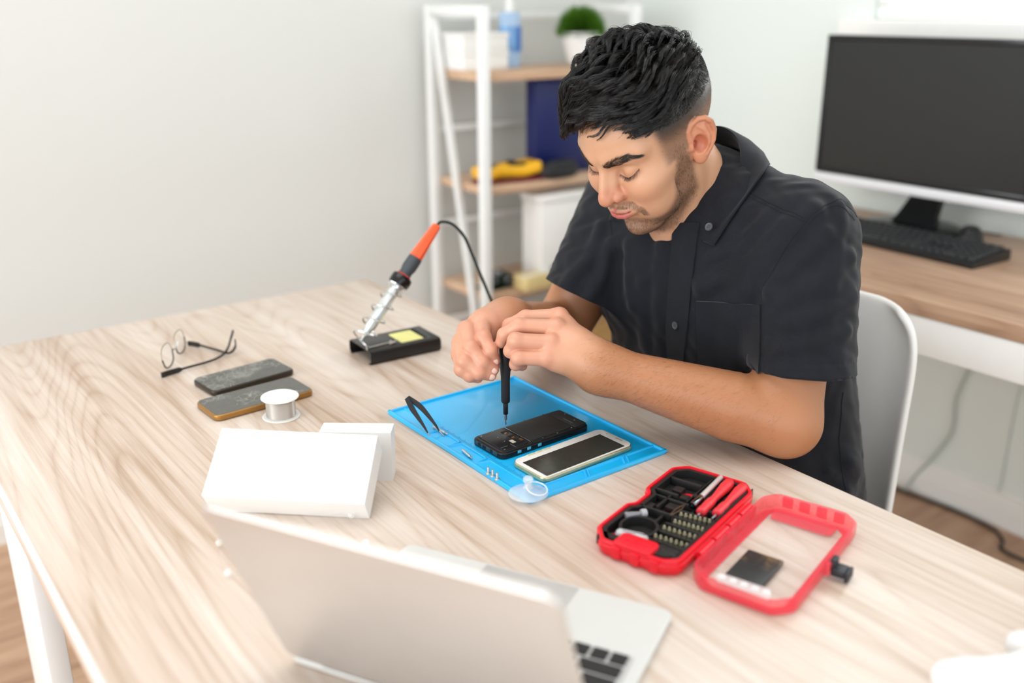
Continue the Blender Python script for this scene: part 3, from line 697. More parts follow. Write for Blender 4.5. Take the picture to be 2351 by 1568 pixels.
# ---- two cracked phones
def crack_mat(name, base, seed, amount):
    t = NT(name); v = t.coord()
    vo = t.n('ShaderNodeTexVoronoi', feature='DISTANCE_TO_EDGE'); vo.inputs['Scale'].default_value = 75; 
    mp = t.n('ShaderNodeMapping'); mp.inputs['Location'].default_value = (seed, seed * .7, 0); t.l(v, mp.inputs[0])
    dn = t.noise(mp.outputs[0], 40, 2); 
    t.l(mp.outputs[0], vo.inputs['Vector'])
    line = t.ramp(vo.outputs[0], [(.0, 1.0), (.035, 0.0)])
    zone = t.ramp(t.noise(mp.outputs[0], 17, 3, .6), [(.5 - amount, 0.0), (.56 - amount * .6, 1.0)])
    haze = t.ramp(t.noise(mp.outputs[0], 30, 5, .7), [(.45, 0.0), (.62, 1.0)])
    fac = t.math('MULTIPLY', zone, t.math('ADD', t.math('MULTIPLY', line, .75), t.math('MULTIPLY', haze, .38)), clamp=True)
    t.set(color=t.mix(fac, base, '#a9aaa2'), rough=t.math('ADD', t.math('MULTIPLY', fac, .35), .16))
    t.bump(line, .3, .0004)
    return t.mat
def old_phone(lab, c, rz, L, W, H, body, scr):
    t = thing('cracked_phone', lab, 'phone', (*c, TZ), rz, 'two old phones with cracked screens')
    b = MB(); b.prism(rrect(L, W, .011, 7), 0, H, .0032, 4); b.build('body', body, t)
    b = MB(); b.prism(rrect(L - .004, W - .004, .0095, 6), H - .0004, H + .0003, .0002, 1); b.build('screen_glass', scr, t)
    b = MB(); b.box((.02, -W / 2 - .0001, H * .55), (.022, .0012, .0022), .0004); b.build('side_button', body, t)
    return t
M_DARKB = M('dark_bronze_case', '#3b352c', .28, .5); M_GOLDB = M('gold_brown_case', '#a5793f', .3, .6)
old_phone('cracked phone with milky shattered screen, the farther of two by the glasses', (.5085, 1.3925), math.radians(5.5), .140, .074, .0098, M_DARKB, crack_mat('shattered_glass', '#4b4b46', 3.1, .10))
old_phone('cracked phone with gold brown edge, the nearer of two beside the solder spool', (.488, 1.2985), math.radians(3.0), .156, .075, .0098, M_GOLDB, crack_mat('cracked_glass', '#555550', 9.3, -.03))

# ---- solder spool
sp = thing('solder_spool', 'white spool of solder wire standing beside the cracked phones', 'spool', (.4955, 1.2245, TZ))
b = MB(); b.lathe([(.005, 0), (.0262, 0), (.0268, .0008), (.0262, .0018), (.02, .0022), (.005, .0022)], 48); b.build('bottom_flange', M('white_spool_plastic', '#f0f0ea', .45, var=.01), sp)
b = MB(); b.lathe([(.005, .0292), (.0262, .0292), (.0268, .030), (.0262, .0312), (.0255, .0314), (.0001, .0314)], 48); b.build('top_flange', M('white_spool_label', '#f5f5f0', .5, var=.01), sp)
b = MB(); pr = [(.0205 + (.0003 if k % 2 else 0), .0022 + .027 * k / 60) for k in range(61)]; b.lathe(pr, 48); b.build('solder_wire', M('tin_solder', '#cfcac3', .3, .75), sp)

# ---- white phone box: lid leaning on its standing base
bx_ = thing('carton', 'white rectangular carton lid leaning at a slant behind the laptop', 'box', (.4409, .8734, TZ))
P3 = Vector((0, 0, .031)); u_ = Vector((-.1393, .126, .002)).normalized(); w_ = Vector((.0546, .0501, .050)); w_ = (w_ - u_ * w_.dot(u_)); LW = w_.length; w_.normalize(); n_ = -u_.cross(w_)
if n_.z < 0: n_ = -n_
def bp(s_, t_, k_): return P3 + u_ * s_ + w_ * t_ + n_ * k_
b = MB(); LL, TH = .188, -.036
q = [bp(0, 0, 0), bp(LL, 0, 0), bp(LL, LW, 0), bp(0, LW, 0)]; q2 = [p + n_ * TH for p in q]
ins = .0015
qi = [bp(ins, ins, -ins), bp(LL - ins, ins, -ins), bp(LL - ins, LW - ins, -ins), bp(ins, LW - ins, -ins)]; qi2 = [p + n_ * (TH + ins) for p in qi]
b.add(q + q2 + qi2 + qi, [(0, 1, 2, 3), (0, 4, 5, 1), (1, 5, 6, 2), (2, 6, 7, 3), (3, 7, 4, 0), (4, 8, 9, 5), (5, 9, 10, 6), (6, 10, 11, 7), (7, 11, 8, 4), (8, 12, 13, 9), (9, 13, 14, 10), (10, 14, 15, 11), (11, 15, 12, 8), (12, 15, 14, 13)])
zmin = min(v[2] for v in b.v); b.v = [(x, y, z - zmin + .0002) for x, y, z in b.v]
M_WBOX = M('white_box_card', '#f3f3f1', .5, var=.005)
b.build('shell', M_WBOX, bx_, 0)
bb_ = thing('carton', 'white open carton standing on its side behind the slanted lid', 'box', (.5235, .9550, TZ), math.atan2(.62, -.78))
b = MB(); Lb, Hb, Db = .088, .065, .026
b.box((Lb / 2, -.0, Hb / 2), (Lb, .0016, Hb)); 
for (x, z, sx, sz) in ((Lb / 2, .0008, Lb, .0016), (Lb / 2, Hb - .0008, Lb, .0016), (.0008, Hb / 2, .0016, Hb - .0034), (Lb - .0008, Hb / 2, .0016, Hb - .0034)): b.box((x, -Db / 2 - .001, z), (sx, Db, sz))
b.build('tray', M_WBOX, bb_, 0)
b = MB(); b.box((Lb / 2, -.012, Hb / 2), (Lb - .006, .014, Hb - .006)); b.build('insert', M('card_insert', '#e2dfd9', .6), bb_, 0)

M_BUMP = glassy('clear_bumper', '#ffffff', .1, .35)
# ---- clear phone case behind the laptop lid
cc = thing('clear_phone_case', 'clear plastic phone case lying between the box lid and the laptop', 'phone case', (.3575, .8835, TZ + .0008), math.radians(167))
b = MB(); o = rrect(.152, .074, .010, 6)
b.loops([[(x, y, z) for x, y in inset(o, i)] for i, z in ((.0012, 0), (0, .0015), (0, .0088), (.001, .0092), (.0022, .0088), (.0022, .0015))], cap0=True, cap1=True)
b.build('shell', glassy('clear_case', '#ffffff', .08, .03), cc)
for x, y in ((.0745, .033), (.0745, -.033), (-.0745, .033), (-.0745, -.033)): b = MB(); b.ball((x * .985, y * .97, .006), (.004, .004, .004), 10); b.build('corner_bumper', M_BUMP, cc)

# ---- laptop
lp = thing('laptop', 'open silver laptop seen from behind in the foreground', 'laptop', (.433, .624, TZ), math.atan2(.473, .881))
# local: +x from hinge to the front edge (towards the man's side), y along the hinge
M_ALU = M('silver_aluminium', '#dcddda', .45, .0, var=.01); M_ALUL = M('silver_lid', '#dcd8d4', .36, .75, var=.01)
BL, BD, BT = .2945, .2085, .0095
b = MB(); b.prism(rrect(BD, BL, .010, 6, (0, 0)), .003, BT, .0018, 3); base = b.build('base', M_ALU, lp)
b = MB(); b.box((.065, 0, BT + .0001), (.072, .103, .0003), .0001); b.build('trackpad', M('trackpad_grey', '#cfd0ce', .3, .2), lp)
b = MB(); b.prism(rrect(.108, .272, .003, 2, (-.033, 0)), BT - .0004, BT + .0001); b.build('keyboard_well', M('key_gap_grey', '#c3c4c2', .5, .2), lp)
M_LK = M('laptop_key', '#1d1e20', .5, var=.05)
lrows = [[1] * 14, [1] * 13 + [1.5], [1.5] + [1] * 13, [1.8] + [1] * 11 + [1.8], [2.3] + [1] * 10 + [2.3], [1, 1, 1, 1.25, 5.2, 1.25, 1, 1, 1, 1]]
for ri, row in enumerate(lrows):
    tot = sum(row); x = -.033 - .0455 + ri * .0182; y = .1325
    for w in row:
        kw = w / tot * .265; hh = .0095 if ri == 0 else .0152
        if ri == 0: x_ = x + .002
        else: x_ = x
        q = MB(); q.prism(rrect(hh, kw - .003, .0012, 2, (x_, y - kw / 2)), BT - .0002, BT + .0012, .0003, 1); q.build('key', M_LK, lp, 0); y -= kw
for x in (-.085, .085):
    for y in (-.125, .125):
        b = MB(); b.lathe([(.006, 0), (.0065, .003)], 16, (x, y, 0)); b.build('rubber_foot', M_BLACK, lp)
# lid, tilted
la = math.radians(66.5)
lo = Vector((-BD / 2 + .003, 0, BT + .002)); ld = Vector((-math.cos(la), 0, math.sin(la))); ln = Vector((math.sin(la), 0, math.cos(la)))   # ln: screen side
LH = .2095
def lid_pt(s_, y, k): return lo + ld * s_ + Vector((0, y, 0)) + ln * k
o = rrect(LH, BL, .011, 7, (LH / 2, 0))
b = MB(); 
b.loops([[lid_pt(x, y, k) for x, y in inset(o, i)] for i, k in ((.0022, -.0052), (.0008, -.0046), (0, -.0034), (0, -.0005), (.0006, 0))]); b.build('lid', M_ALUL, lp, 40)
b = MB(); o2 = inset(o, .004); b.loops([[lid_pt(x, y, k) for x, y in o2] for k in (-.0002, .0003)]); b.build('screen', M('laptop_screen', '#121314', .15), lp, 0)
b = MB(); b.tube([(-BD / 2 + .004, -.11, BT - .0005), (-BD / 2 + .004, .11, BT - .0005)], .0042, 14); b.build('hinge', M_BLACK, lp)

# ---- red tool kit
M_RED = M('red_plastic', '#ee142c', .36, var=.03); M_FOAM = M('black_tray', '#1d1d1d', .5, var=.06)
KANG = math.radians(16.73); KP = Vector((.7417, .6115, TZ))
tk_ = thing('tool_case', 'open red tool case with black tray and clear lid', 'tool case', KP, KANG)
def kw_(p, z=0): return KP + Matrix.Rotation(KANG, 3, 'Z') @ Vector((p[0], p[1], z))
body_p = [(-.093, .006), (.088, .006), (.108, .022), (.108, .098), (.092, .1135), (.026, .1135), (.018, .1055), (-.012, .1055), (-.019, .1125), (-.082, .1125), (-.1045, .095), (-.1045, .022)]
body_o = round_poly(body_p, .006, 3)
b = MB(); HB = .0195
b.loops([[(x, y, z) for x, y in inset(body_o, i)] for i, z in ((.004, 0), (.0008, .003), (0, .008), (-.0012, .009), (-.0012, .013), (0, .014), (0, HB - .001), (.0008, HB), (.004, HB), (.0045, HB - .004), (.0048, .004))]); b.build('shell', M_RED, tk_, 40)
for x in (-.075, -.05, -.025, .035, .06, .085):
    b = MB(); b.box((x, .1135 if x > .02 else .1125, .010), (.012, .003, .014), .001); b.build('grip_rib', M_RED, tk_)
for x in (-.08, -.055, -.03):
    b = MB(); b.box((-.1055, .03 + (x + .08) * .9, .010), (.003, .011, .014), .001); b.build('grip_rib', M_RED, tk_)
# black moulded tray with its pockets (walls standing on a low floor)
b = MB(); to = round_poly(inset(body_p, .0052), .003, 3); FZ = .0075; TZt = HB - .0015
b.prism(to, .0045, FZ, 0)
M_floor_red = M_RED
def wall(x0, x1, y0, y1, z1=None): b.box(((x0 + x1) / 2, (y0 + y1) / 2, (FZ + (z1 or TZt)) / 2), (x1 - x0, y1 - y0, (z1 or TZt) - FZ), .0006)
# rim ledge following the shell
ro = round_poly(inset(body_p, .0097), .003, 3)
b.loops([[(x, y, z) for x, y in l_] for l_, z in ((to, FZ), (to, TZt), (ro, TZt), (ro, FZ))], cap0=False, cap1=False)
# raised bit block (stepped rows), left lower quarter
for k, x in enumerate((-.0605, -.0395, -.0205, -.0025)):
    wall(x - .0085, x + .0045, .014, .0565, .0125 + .0)
    wall(x - .0088, x - .0062, .0125, .0575, TZt - .001)
wall(.0035, .0062, .010, .058, TZt); wall(-.072, .1, .0105, .0125, TZt)
# driver slots: separating walls
wall(.0235, .0265, .012, .106, TZt - .002); wall(.0062, .098, .0305, .0325, .0125); wall(.0062, .098, .0465, .0485, .0125)
wall(.055, .058, .033, .047, TZt - .003); wall(.062, .066, .015, .031, TZt - .003); wall(.045, .049, .0485, .062, TZt)
wall(.03, .098, .0605, .0625, TZt - .002)
wall(.07, .073, .063, .103, TZt); wall(.034, .037, .075, .104, TZt); wall(.0, .034, .082, .085, TZt - .002); wall(.048, .06, .078, .09, TZt - .003); wall(.036, .046, .064, .074, TZt - .003)
wall(-.012, -.009, .06, .1, TZt); wall(-.035, -.012, .068, .071, TZt - .003); wall(.008, .02, .064, .078, TZt - .004); wall(-.004, .006, .088, .1, TZt - .003)
wall(-.098, -.085, .016, .104, TZt); wall(-.085, -.073, .014, .04, TZt)
# round suction pocket wall
rr = [(.0225 * math.cos(a), .0215 * math.sin(a)) for a in np.linspace(0, 2 * PI, 41)]; ri_ = [(.0195 * math.cos(a), .0185 * math.sin(a)) for a in np.linspace(0, 2 * PI, 41)]
b.loops([[(-.0545 + x, .0765 + y, z) for x, y in l_] for l_, z in ((rr, FZ), (rr, TZt), (ri_, TZt), (ri_, FZ))], cap0=False, cap1=False)
b.build('tray', M_FOAM, tk_, 40)
b = MB()
for (x, y, s_) in ((.052, .0715, .009), (-.0765, .092, .010), (.0, .0765, .006)): b.lathe([(.0001, 0), (s_, 0), (s_, .0012), (.0001, .0012)], 20, (x, y, FZ - .0002))
b.build('red_window', M_RED, tk_)
b = MB(); b.prism(round_poly([(-.105, .036), (-.083, .036), (-.079, .040), (-.079, .076), (-.083, .080), (-.105, .080)], .003, 3), .012, HB + .0025, .001, 2); b.box((-.09, .058, HB + .0027), (.004, .030, .001), .0003); b.build('catch', M_RED, tk_)
# hinge barrels
for x0, x1 in ((-.062, -.03), (-.026, .006), (.010, .036), (.04, .068)):
    b = MB(); b.tube([(x0, .0005, .012), (x1, .0005, .012)], .0046, 12); b.build('hinge_barrel', M_RED, tk_)
# lid lying open: clear red tinted frame with a clear window
M_PINK = glassy('clear_red_plastic', '#ff4458', .2, .5)
lid_o = round_poly([(-.088, -.005), (.088, -.005), (.106, -.018), (.108, -.098), (.092, -.1145), (-.085, -.1145), (-.104, -.098), (-.104, -.022)], .006, 3)
b = MB(); LHt = .019; li = inset(lid_o, -.013) if inset(lid_o, .001)[0][1] > lid_o[0][1] and False else None
sgn = 1 if abs(sum(x for x, y in inset(lid_o, .005)[:4])) < abs(sum(x for x, y in lid_o[:4])) else -1
def lin(d): return inset(lid_o, d * sgn)
b.loops([[(x, y, z) for x, y in lin(i)] for i, z in ((.013, .0026), (.013, .001), (.003, .001), (.0008, .002), (0, .006), (0, LHt - .001), (.0009, LHt), (.0028, LHt), (.0036, LHt - .001), (.0042, .0042), (.013, .0026))], cap0=False, cap1=False); lid = b.build('lid_frame', M_PINK, tk_, 40)
b = MB(); b.loops([[(x, y, z) for x, y in lin(.0132)] for z in (.0012, .0024)]); b.build('window', glassy('clear_window', '#fdf8f4', .05, .10), lid)
for x in (-.06, -.03, .0, .03, .06):
    b = MB(); b.box((x, -.0065, .010), (.014, .003, .012), .001); b.build('rib', M_PINK, lid)
for y in (-.03, -.05, -.07, -.09):
    b = MB(); b.box((.1055, y, .0105), (.003, .012, .013), .001); b.build('rib', M_PINK, lid)
b = MB(); b.prism(round_poly([(.072, -.022), (.096, -.022), (.096, -.092), (.072, -.092)], .006, 3), .0030, .0042, .0005, 1); 
b.build('hang_tab', glassy('clear_red_plastic_b', '#ff5c6c', .2, .45), lid)
b = MB(); b.prism(round_poly([(-.104, -.038), (-.094, -.036), (-.092, -.09), (-.104, -.094)], .004, 3), .0195, .0225, .0008, 1); b.build('clear_edge', glassy('clear_plain', '#fbeeee', .1, .5), lid)
for k in range(5):
    b = MB(); b.ball((-.098, -.042 - .0115 * k, .0215), (.004, .0045, .003), 10); b.build('stud', glassy('clear_plain_b', '#ffffff', .1, .6), lid)
b = MB(); b.box((.002, -.1165, .012), (.022, .006, .014), .001); b.build('latch_mount', M_PINK, lid)
b = MB(); b.box((.0025, -.1265, .009), (.018, .014, .008), .0015); b.box((.0025, -.1355, .0075), (.018, .004, .011), .001); b.box((.0025, -.120, .015), (.012, .006, .014), .001); b.build('latch', M('black_latch', '#23262b', .5), lid)

# contents of the case
def laid(name, lab, cat, a, c, z, grp=None):
    a_, c_ = kw_(a), kw_(c); t = thing(name, lab, cat, (a_.x, a_.y, TZ + z), math.atan2(c_.y - a_.y, c_.x - a_.x), grp); return t, (c_ - a_).length
RYl = Matrix.Rotation(PI / 2, 4, 'Y')
for a, c, lab in (((.1035, .0535), (.0195, .0495), None), ((.102, .0405), (.014, .0365), 'red handled screwdriver in the case, beside the steel bit holder'), ((.101, .0225), (.0215, .0205), 'red handled screwdriver in the case, nearest the hinge')):
    if lab is None:
        t, L = laid('bit_holder', 'bright steel bit holder rod lying in the red case', 'bit holder', a, c, .0185)
        b = MB(); b.lathe([(.0001, 0), (.0030, .0003), (.0032, .001), (.0032, L - .028), (.004, L - .024)], 20); b.xf(RYl); b.build('rod', M('chrome', '#eceded', .25, .35), t)
        b = MB(); b.lathe([(.004, L - .024), (.0045, L - .022), (.0045, L - .003), (.004, L), (.0022, L), (.0022, L - .006), (.0001, L - .006)], 24); b.xf(RYl); b.build('socket', M('dark_chrome', '#8b8e92', .12, 1.0), t)
    else:
        t, L = laid('red_screwdriver', lab, 'screwdriver', a, c, .0165, 'red screwdrivers in the case')
        b = MB(); b.lathe([(.0001, 0), (.005, .0004), (.0066, .004), (.0070, .016), (.0058, .030), (.0046, .044), (.0044, .05), (.0056, .058), (.0058, L - .016), (.0052, L - .012), (.0058, L - .008), (.0056, L - .001), (.004, L), (.0001, L)], 24); b.xf(RYl); b.build('handle', M('coral_red_plastic', '#f03a44', .4, var=.03), t)
        b = MB(); b.lathe([(.0013, L - .001), (.0013, L + .010), (.0004, L + .012)], 10); b.xf(RYl); b.build('tip', M_STEEL, t)
t = thing('small_socket', 'grey tapered spout lying at the left end of the case', 'nozzle', (*kw_((-.0425, .1005)).xy, TZ + .0165)); d_ = kw_((-.022, .086)) - kw_((-.0425, .1005)); t.rotation_euler = (0, 0, math.atan2(d_.y, d_.x))
b = MB(); b.lathe([(.0042, 0), (.0048, .001), (.0028, .017), (.0024, .019)], 20); b.xf(RYl); b.build('cone', M('grey_plastic', '#8d8e94', .4), t)
b = MB(); b.lathe([(.0024, .019), (.0046, .0195), (.005, .022), (.0046, .0255), (.0001, .026)], 20); b.xf(RYl); b.build('cap', M('pale_grey_plastic', '#b7b8bc', .4), t)
t = thing('pry_pick', 'pale grey rounded pry tool standing in the round pocket of the case', 'pry tool', (*kw_((-.0765, .0715)).xy, TZ + .0085), KANG + math.radians(-78))
b = MB(); b.prism(round_poly([(-.019, -.005), (.012, -.005), (.019, 0), (.012, .006), (-.019, .006)], .005, 4), 0, .0135, .004, 3); b.build('body', M('pale_grey', '#c9c9cb', .45), t)
b = MB(); b.box((-.004, 0, .0138), (.014, .004, .0008), .0003); b.build('grip_mark', M('mid_grey', '#a4a4a8', .5), t)
t = thing('black_pincers', 'dark metal tweezers lying beside the bit rows in the case', 'tweezers', (*kw_((.018, .058)).xy, TZ + .0178), KANG + math.radians(176))
for s_ in (-1, 1):
    b = MB(); b.tube(spline([(0, 0, 0), (.010, .0022 * s_, 0), (.022, .0018 * s_, 0), (.031, .0004 * s_, 0)], 4), .0009, 6); b.build('arm', M('dark_bronze', '#6b5a48', .35, .6), t)
# the bits: one thing each, four rows of seven
bp0 = None; M_BITT = M('nickel_bit', '#c9c3a4', .3, .8)
rowp = [((-.0025, .0520), (.0023, .0195)), ((-.0205, .0500), (-.0185, .0178)), ((-.0395, .0532), (-.0375, .0175)), ((-.0605, .0525), (-.0585, .0165))]
rown = ['row nearest the red screwdrivers', 'second row from the red screwdrivers', 'third row from the red screwdrivers', 'row nearest the red catch']
posn = ['farthest from the hinge', 'sixth from the hinge', 'fifth from the hinge', 'fourth from the hinge', 'third from the hinge', 'second from the hinge', 'right beside the hinge']
for r, (a, c) in enumerate(rowp):
    for k in range(7):
        f_ = k / 6; p = kw_((a[0] + (c[0] - a[0]) * f_, a[1] + (c[1] - a[1]) * f_))
        lab = f'nickel driver bit, {rown[r]}, {posn[k]}'
        if bp0 is None:
            bp0 = thing('driver_bit', lab, 'screwdriver bit', (p.x, p.y, TZ + .0125), KANG, 'driver bits standing in the red case')
            b = MB(); b.lathe([(.0021, 0), (.0021, .0042), (.0015, .0048)], 6); b.build('shank', M_BITT, bp0)
            b = MB(); b.lathe([(.0015, .0046), (.0013, .0066), (.0006, .0073)], 10); b.build('tip', M_BITT, bp0)
        else:
            o = copy_tree(bp0); o.location = (p.x, p.y, TZ + .0125); o['label'] = lab
# battery lying in the lid
bt = thing('phone_battery', 'black phone battery with brown smudge lying inside the clear case lid', 'battery', (*kw_((-.0395, -.0525)).xy, TZ + .0027), KANG)
tb_ = NT('battery_black'); sm = tb_.ramp(tb_.noise(tb_.coord((1, 1, 1)), 55, 4, .7), [(.56, 0.0), (.66, 1.0)])
gx = tb_.n('ShaderNodeSeparateXYZ'); tb_.l(tb_.coord(), gx.inputs[0]); mk = tb_.ramp(tb_.math('MULTIPLY', tb_.math('ADD', gx.outputs[0], .035), 14.), [(.45, 0.0), (.7, 1.0)])
tb_.set(color=tb_.mix(tb_.math('MULTIPLY', sm, mk), '#2b2d2e', '#6d5b42'), rough=.4)
b = MB(); b.prism(rrect(.059, .040, .002, 3), 0, .0042, .0012, 2); b.build('cell', tb_.mat, bt)
b = MB(); b.box((.0288, .004, .0026), (.002, .012, .002), .0003); b.build('terminals', M_GOLD, bt)

# ---- white glove, only its fingertips are in the picture
gv = thing('work_glove', 'white work glove lying at the near right corner of the table', 'glove', (.700, .299, TZ), math.radians(-22))
# ================================================================== the man: one signed-distance body turned into a mesh
import openvdb
#SDF_BEGIN
F32 = np.float32
def A_(p): return np.asarray(p, F32)
def nrm(v): return np.sqrt((v * v).sum(-1))
def sph(P, c, r): return nrm(P - A_(c)) - F32(r)
def ell(P, c, r, R=None):
    q = P - A_(c)
    if R is not None: q = q @ A_(R)
    r = A_(r); k0 = nrm(q / r); k1 = nrm(q / (r * r))
    return k0 * (k0 - 1) / np.maximum(k1, F32(1e-9))
def cone(P, a, b, ra, rb):
    a = A_(a); ab = A_(b) - a; t = np.clip(((P - a) @ ab) / F32(ab @ ab), 0, 1)
    return nrm(P - a - t[..., None] * ab) - (F32(ra) + t * F32(rb - ra))
def chain(P, pts, rs, k=0):
    d = None if len(pts) > 1 else sph(P, pts[0], rs[0])
    for i in range(len(pts) - 1):
        e = cone(P, pts[i], pts[i + 1], rs[i], rs[i + 1]); d = e if d is None else (np.minimum(d, e) if not k else smin(d, e, k))
    return d
def smin(a, b, k):
    h = np.maximum(F32(k) - np.abs(a - b), 0) / F32(k); return np.minimum(a, b) - h * h * F32(k * .25)
def smax(a, b, k): return -smin(-a, -b, k)
def sstep(a, b, x): t = np.clip((x - a) / (b - a), 0, 1); return t * t * (3 - 2 * t)

# ---- head frame (canonical mm: x to the face, y to his left, z up)
HPOS = A_((0.93778688, 0.94634707, 1.13741093))
HM = np.array([[-0.83807024, 0.04701236, -0.54353299], [-0.03726448, -0.9988863, -0.02893982], [-0.54428819, -0.00399912, 0.83888877]])
def to_head(P): return ((P - HPOS) @ A_(HM)) * F32(1000)
def from_head(p): return np.asarray(p, float) / 1000 @ HM.T + np.asarray(HPOS, float)

EAR_C = A_((-7, 77.5, -1)); EU = np.array((-.20, .06, .975)); EU /= np.linalg.norm(EU); EV = np.array((-.86, .50, .0)); EV -= EU * (EV @ EU); EV /= np.linalg.norm(EV); EW = np.cross(EV, EU); EW = EW if EW[1] > 0 else -EW
EM = np.stack([EU, EV, EW], 1)
def ear(p):
    q = (p - EAR_C) @ A_(EM)         # u up, v back, w out
    d = ell(q, (3, 3, -1), (27, 15.5, 3.4))
    d = smin(d, ell(q, (-21, -3.5, -.5), (11, 9.0, 4.2)), 6)
    hel = [(-3, -9, 1), (6, -14.5, 2), (18, -16, 2.2), (27, -10, 2.2), (31.5, -1, 2), (30, 9, 1.8), (22, 16.5, 1.6), (10, 19, 1.4), (-3, 16.5, 1.0), (-13, 11, .8), (-20, 5, .4)]
    d = smin(d, chain(q, hel, [2.2, 3.0, 3.3, 3.5, 3.6, 3.6, 3.5, 3.3, 3.0, 2.8, 2.6]), 2.2)
    ant = [(21, -1, 1), (15, 6, 1.6), (6, 9.5, 2.2), (-4, 9, 2.2), (-11, 4, 2), (-13.5, -3, 1.6)]
    d = smin(d, chain(q, ant, [2, 2.6, 3, 3, 2.8, 2.6]), 3)
    d = smin(d, chain(q, [(15, 6, 1.4), (22, 6, .8)], [2.2, 1.6]), 3)
    d = smin(d, ell(q, (-2, -3, -7), (16, 13, 8)), 4)
    con = ell(q, (-2.5, -2.5, 4.2), (12, 9, 9))
    d = smax(d, -con, 3)
    d = smin(d, ell(q, (-4.5, -13.5, 1.5), (6, 3.6, 4.2)), 3)
    d = smin(d, ell(q, (0, -12, -6), (18, 8, 8)), 5)
    return d
NECKB = np.array((1.045, .947, 1.03))
LASH = [(86.5, 17, 10), (89.5, 24, 7.0), (88.8, 32, 7.0), (85.0, 40, 10.5), (78.0, 47.5, 16.5)]
def face(q, d):
    # eye sockets and lids
    d = smax(d, -ell(q, (98, 30, 13), (17, 18, 11.5)), 12)
    d = smax(d, -ell(q, (99, 17, 13), (7, 5, 6)), 10)
    lid = sph(q, (73.3, 31.5, 12), 13.2)
    d = smin(d, lid, 4)
    # lower lid bag and the lash groove: a shallow arc
    lash = LASH
    d = smax(d, -chain(q, lash, [.5, 1.0, 1.1, 1.0, .6]), 2.0)
    crease = [(88, 18, 15.5), (90, 25, 19.5), (88.5, 34, 21), (83.5, 42.5, 20.5), (76, 50, 19)]
    d = smax(d, -chain(q, crease, [.5, .9, 1.0, .9, .5]), 2.6)
    # nose
    n = chain(q, [(89, 0, 27), (100.5, 0, 10), (111.5, 0, -9)], [6.6, 6.2, 7.0])
    n = smin(n, sph(q, (112.6, 0, -16.5), 8.6), 6)
    n = smin(n, ell(q, (107.5, 5, -17), (9, 5.6, 7)), 5)
    n = smin(n, ell(q, (99.5, 13.2, -18.5), (9.2, 5.4, 6.6)), 2.5)
    n = smin(n, cone(q, (86, 7.5, 17), (98.5, 7.4, -8), 6.5, 7), 9)
    n = smin(n, chain(q, [(112, 0, -22), (99, 0, -26)], [3.6, 4.6]), 4)
    d = smin(d, n, 6)
    d = smax(d, -ell(q, (105, 6.4, -25), (5.6, 2.8, 3.4)), 2.2)
    d = smax(d, -chain(q, [(95, 18.5, -10), (91, 21.5, -18), (92, 19.5, -25)], [.5, 1.3, .6]), 3.5)
    # lips
    up = chain(q, [(103.8, 0, -41.6), (103.4, 5, -40.8), (99.5, 15, -41.8), (91.5, 27.5, -40.2)], [4.0, 4.4, 3.8, 1.8])
    lo = chain(q, [(101.6, 0, -51.4), (100.2, 9, -50.6), (96, 18, -47.6), (91.2, 27, -42.2)], [6.2, 6.0, 4.4, 1.8])
    d = smin(d, up, 4.5); d = smin(d, lo, 4.5)
    d = smax(d, -chain(q, [(107.6, 0, -46.1), (105, 9, -46.3), (100.5, 17, -44.8), (95, 25, -41.8), (90.5, 31.5, -38.2)], [.9, 1.0, 1.0, .9, .7]), 2.0)
    d = smax(d, -chain(q, [(110, 0, -33), (108.5, 0, -37)], [2.6, 2.6]), 5)
    d = smax(d, -chain(q, [(104.5, 0, -62), (101, 10, -61.5), (93, 20, -59)], [4.2, 3.8, 2.0]), 8)
    # smile fold
    d = smax(d, -chain(q, [(97, 21, -20), (94.5, 27, -30), (91.5, 32.0, -40), (86, 34, -50)], [.2, .6, .8, .3]), 6)
    d = smin(d, ell(q, (72, 36, -17), (19, 17, 15)), 22); d = smin(d, ell(q, (58, 36, -48), (24, 19, 24)), 24)
    return d
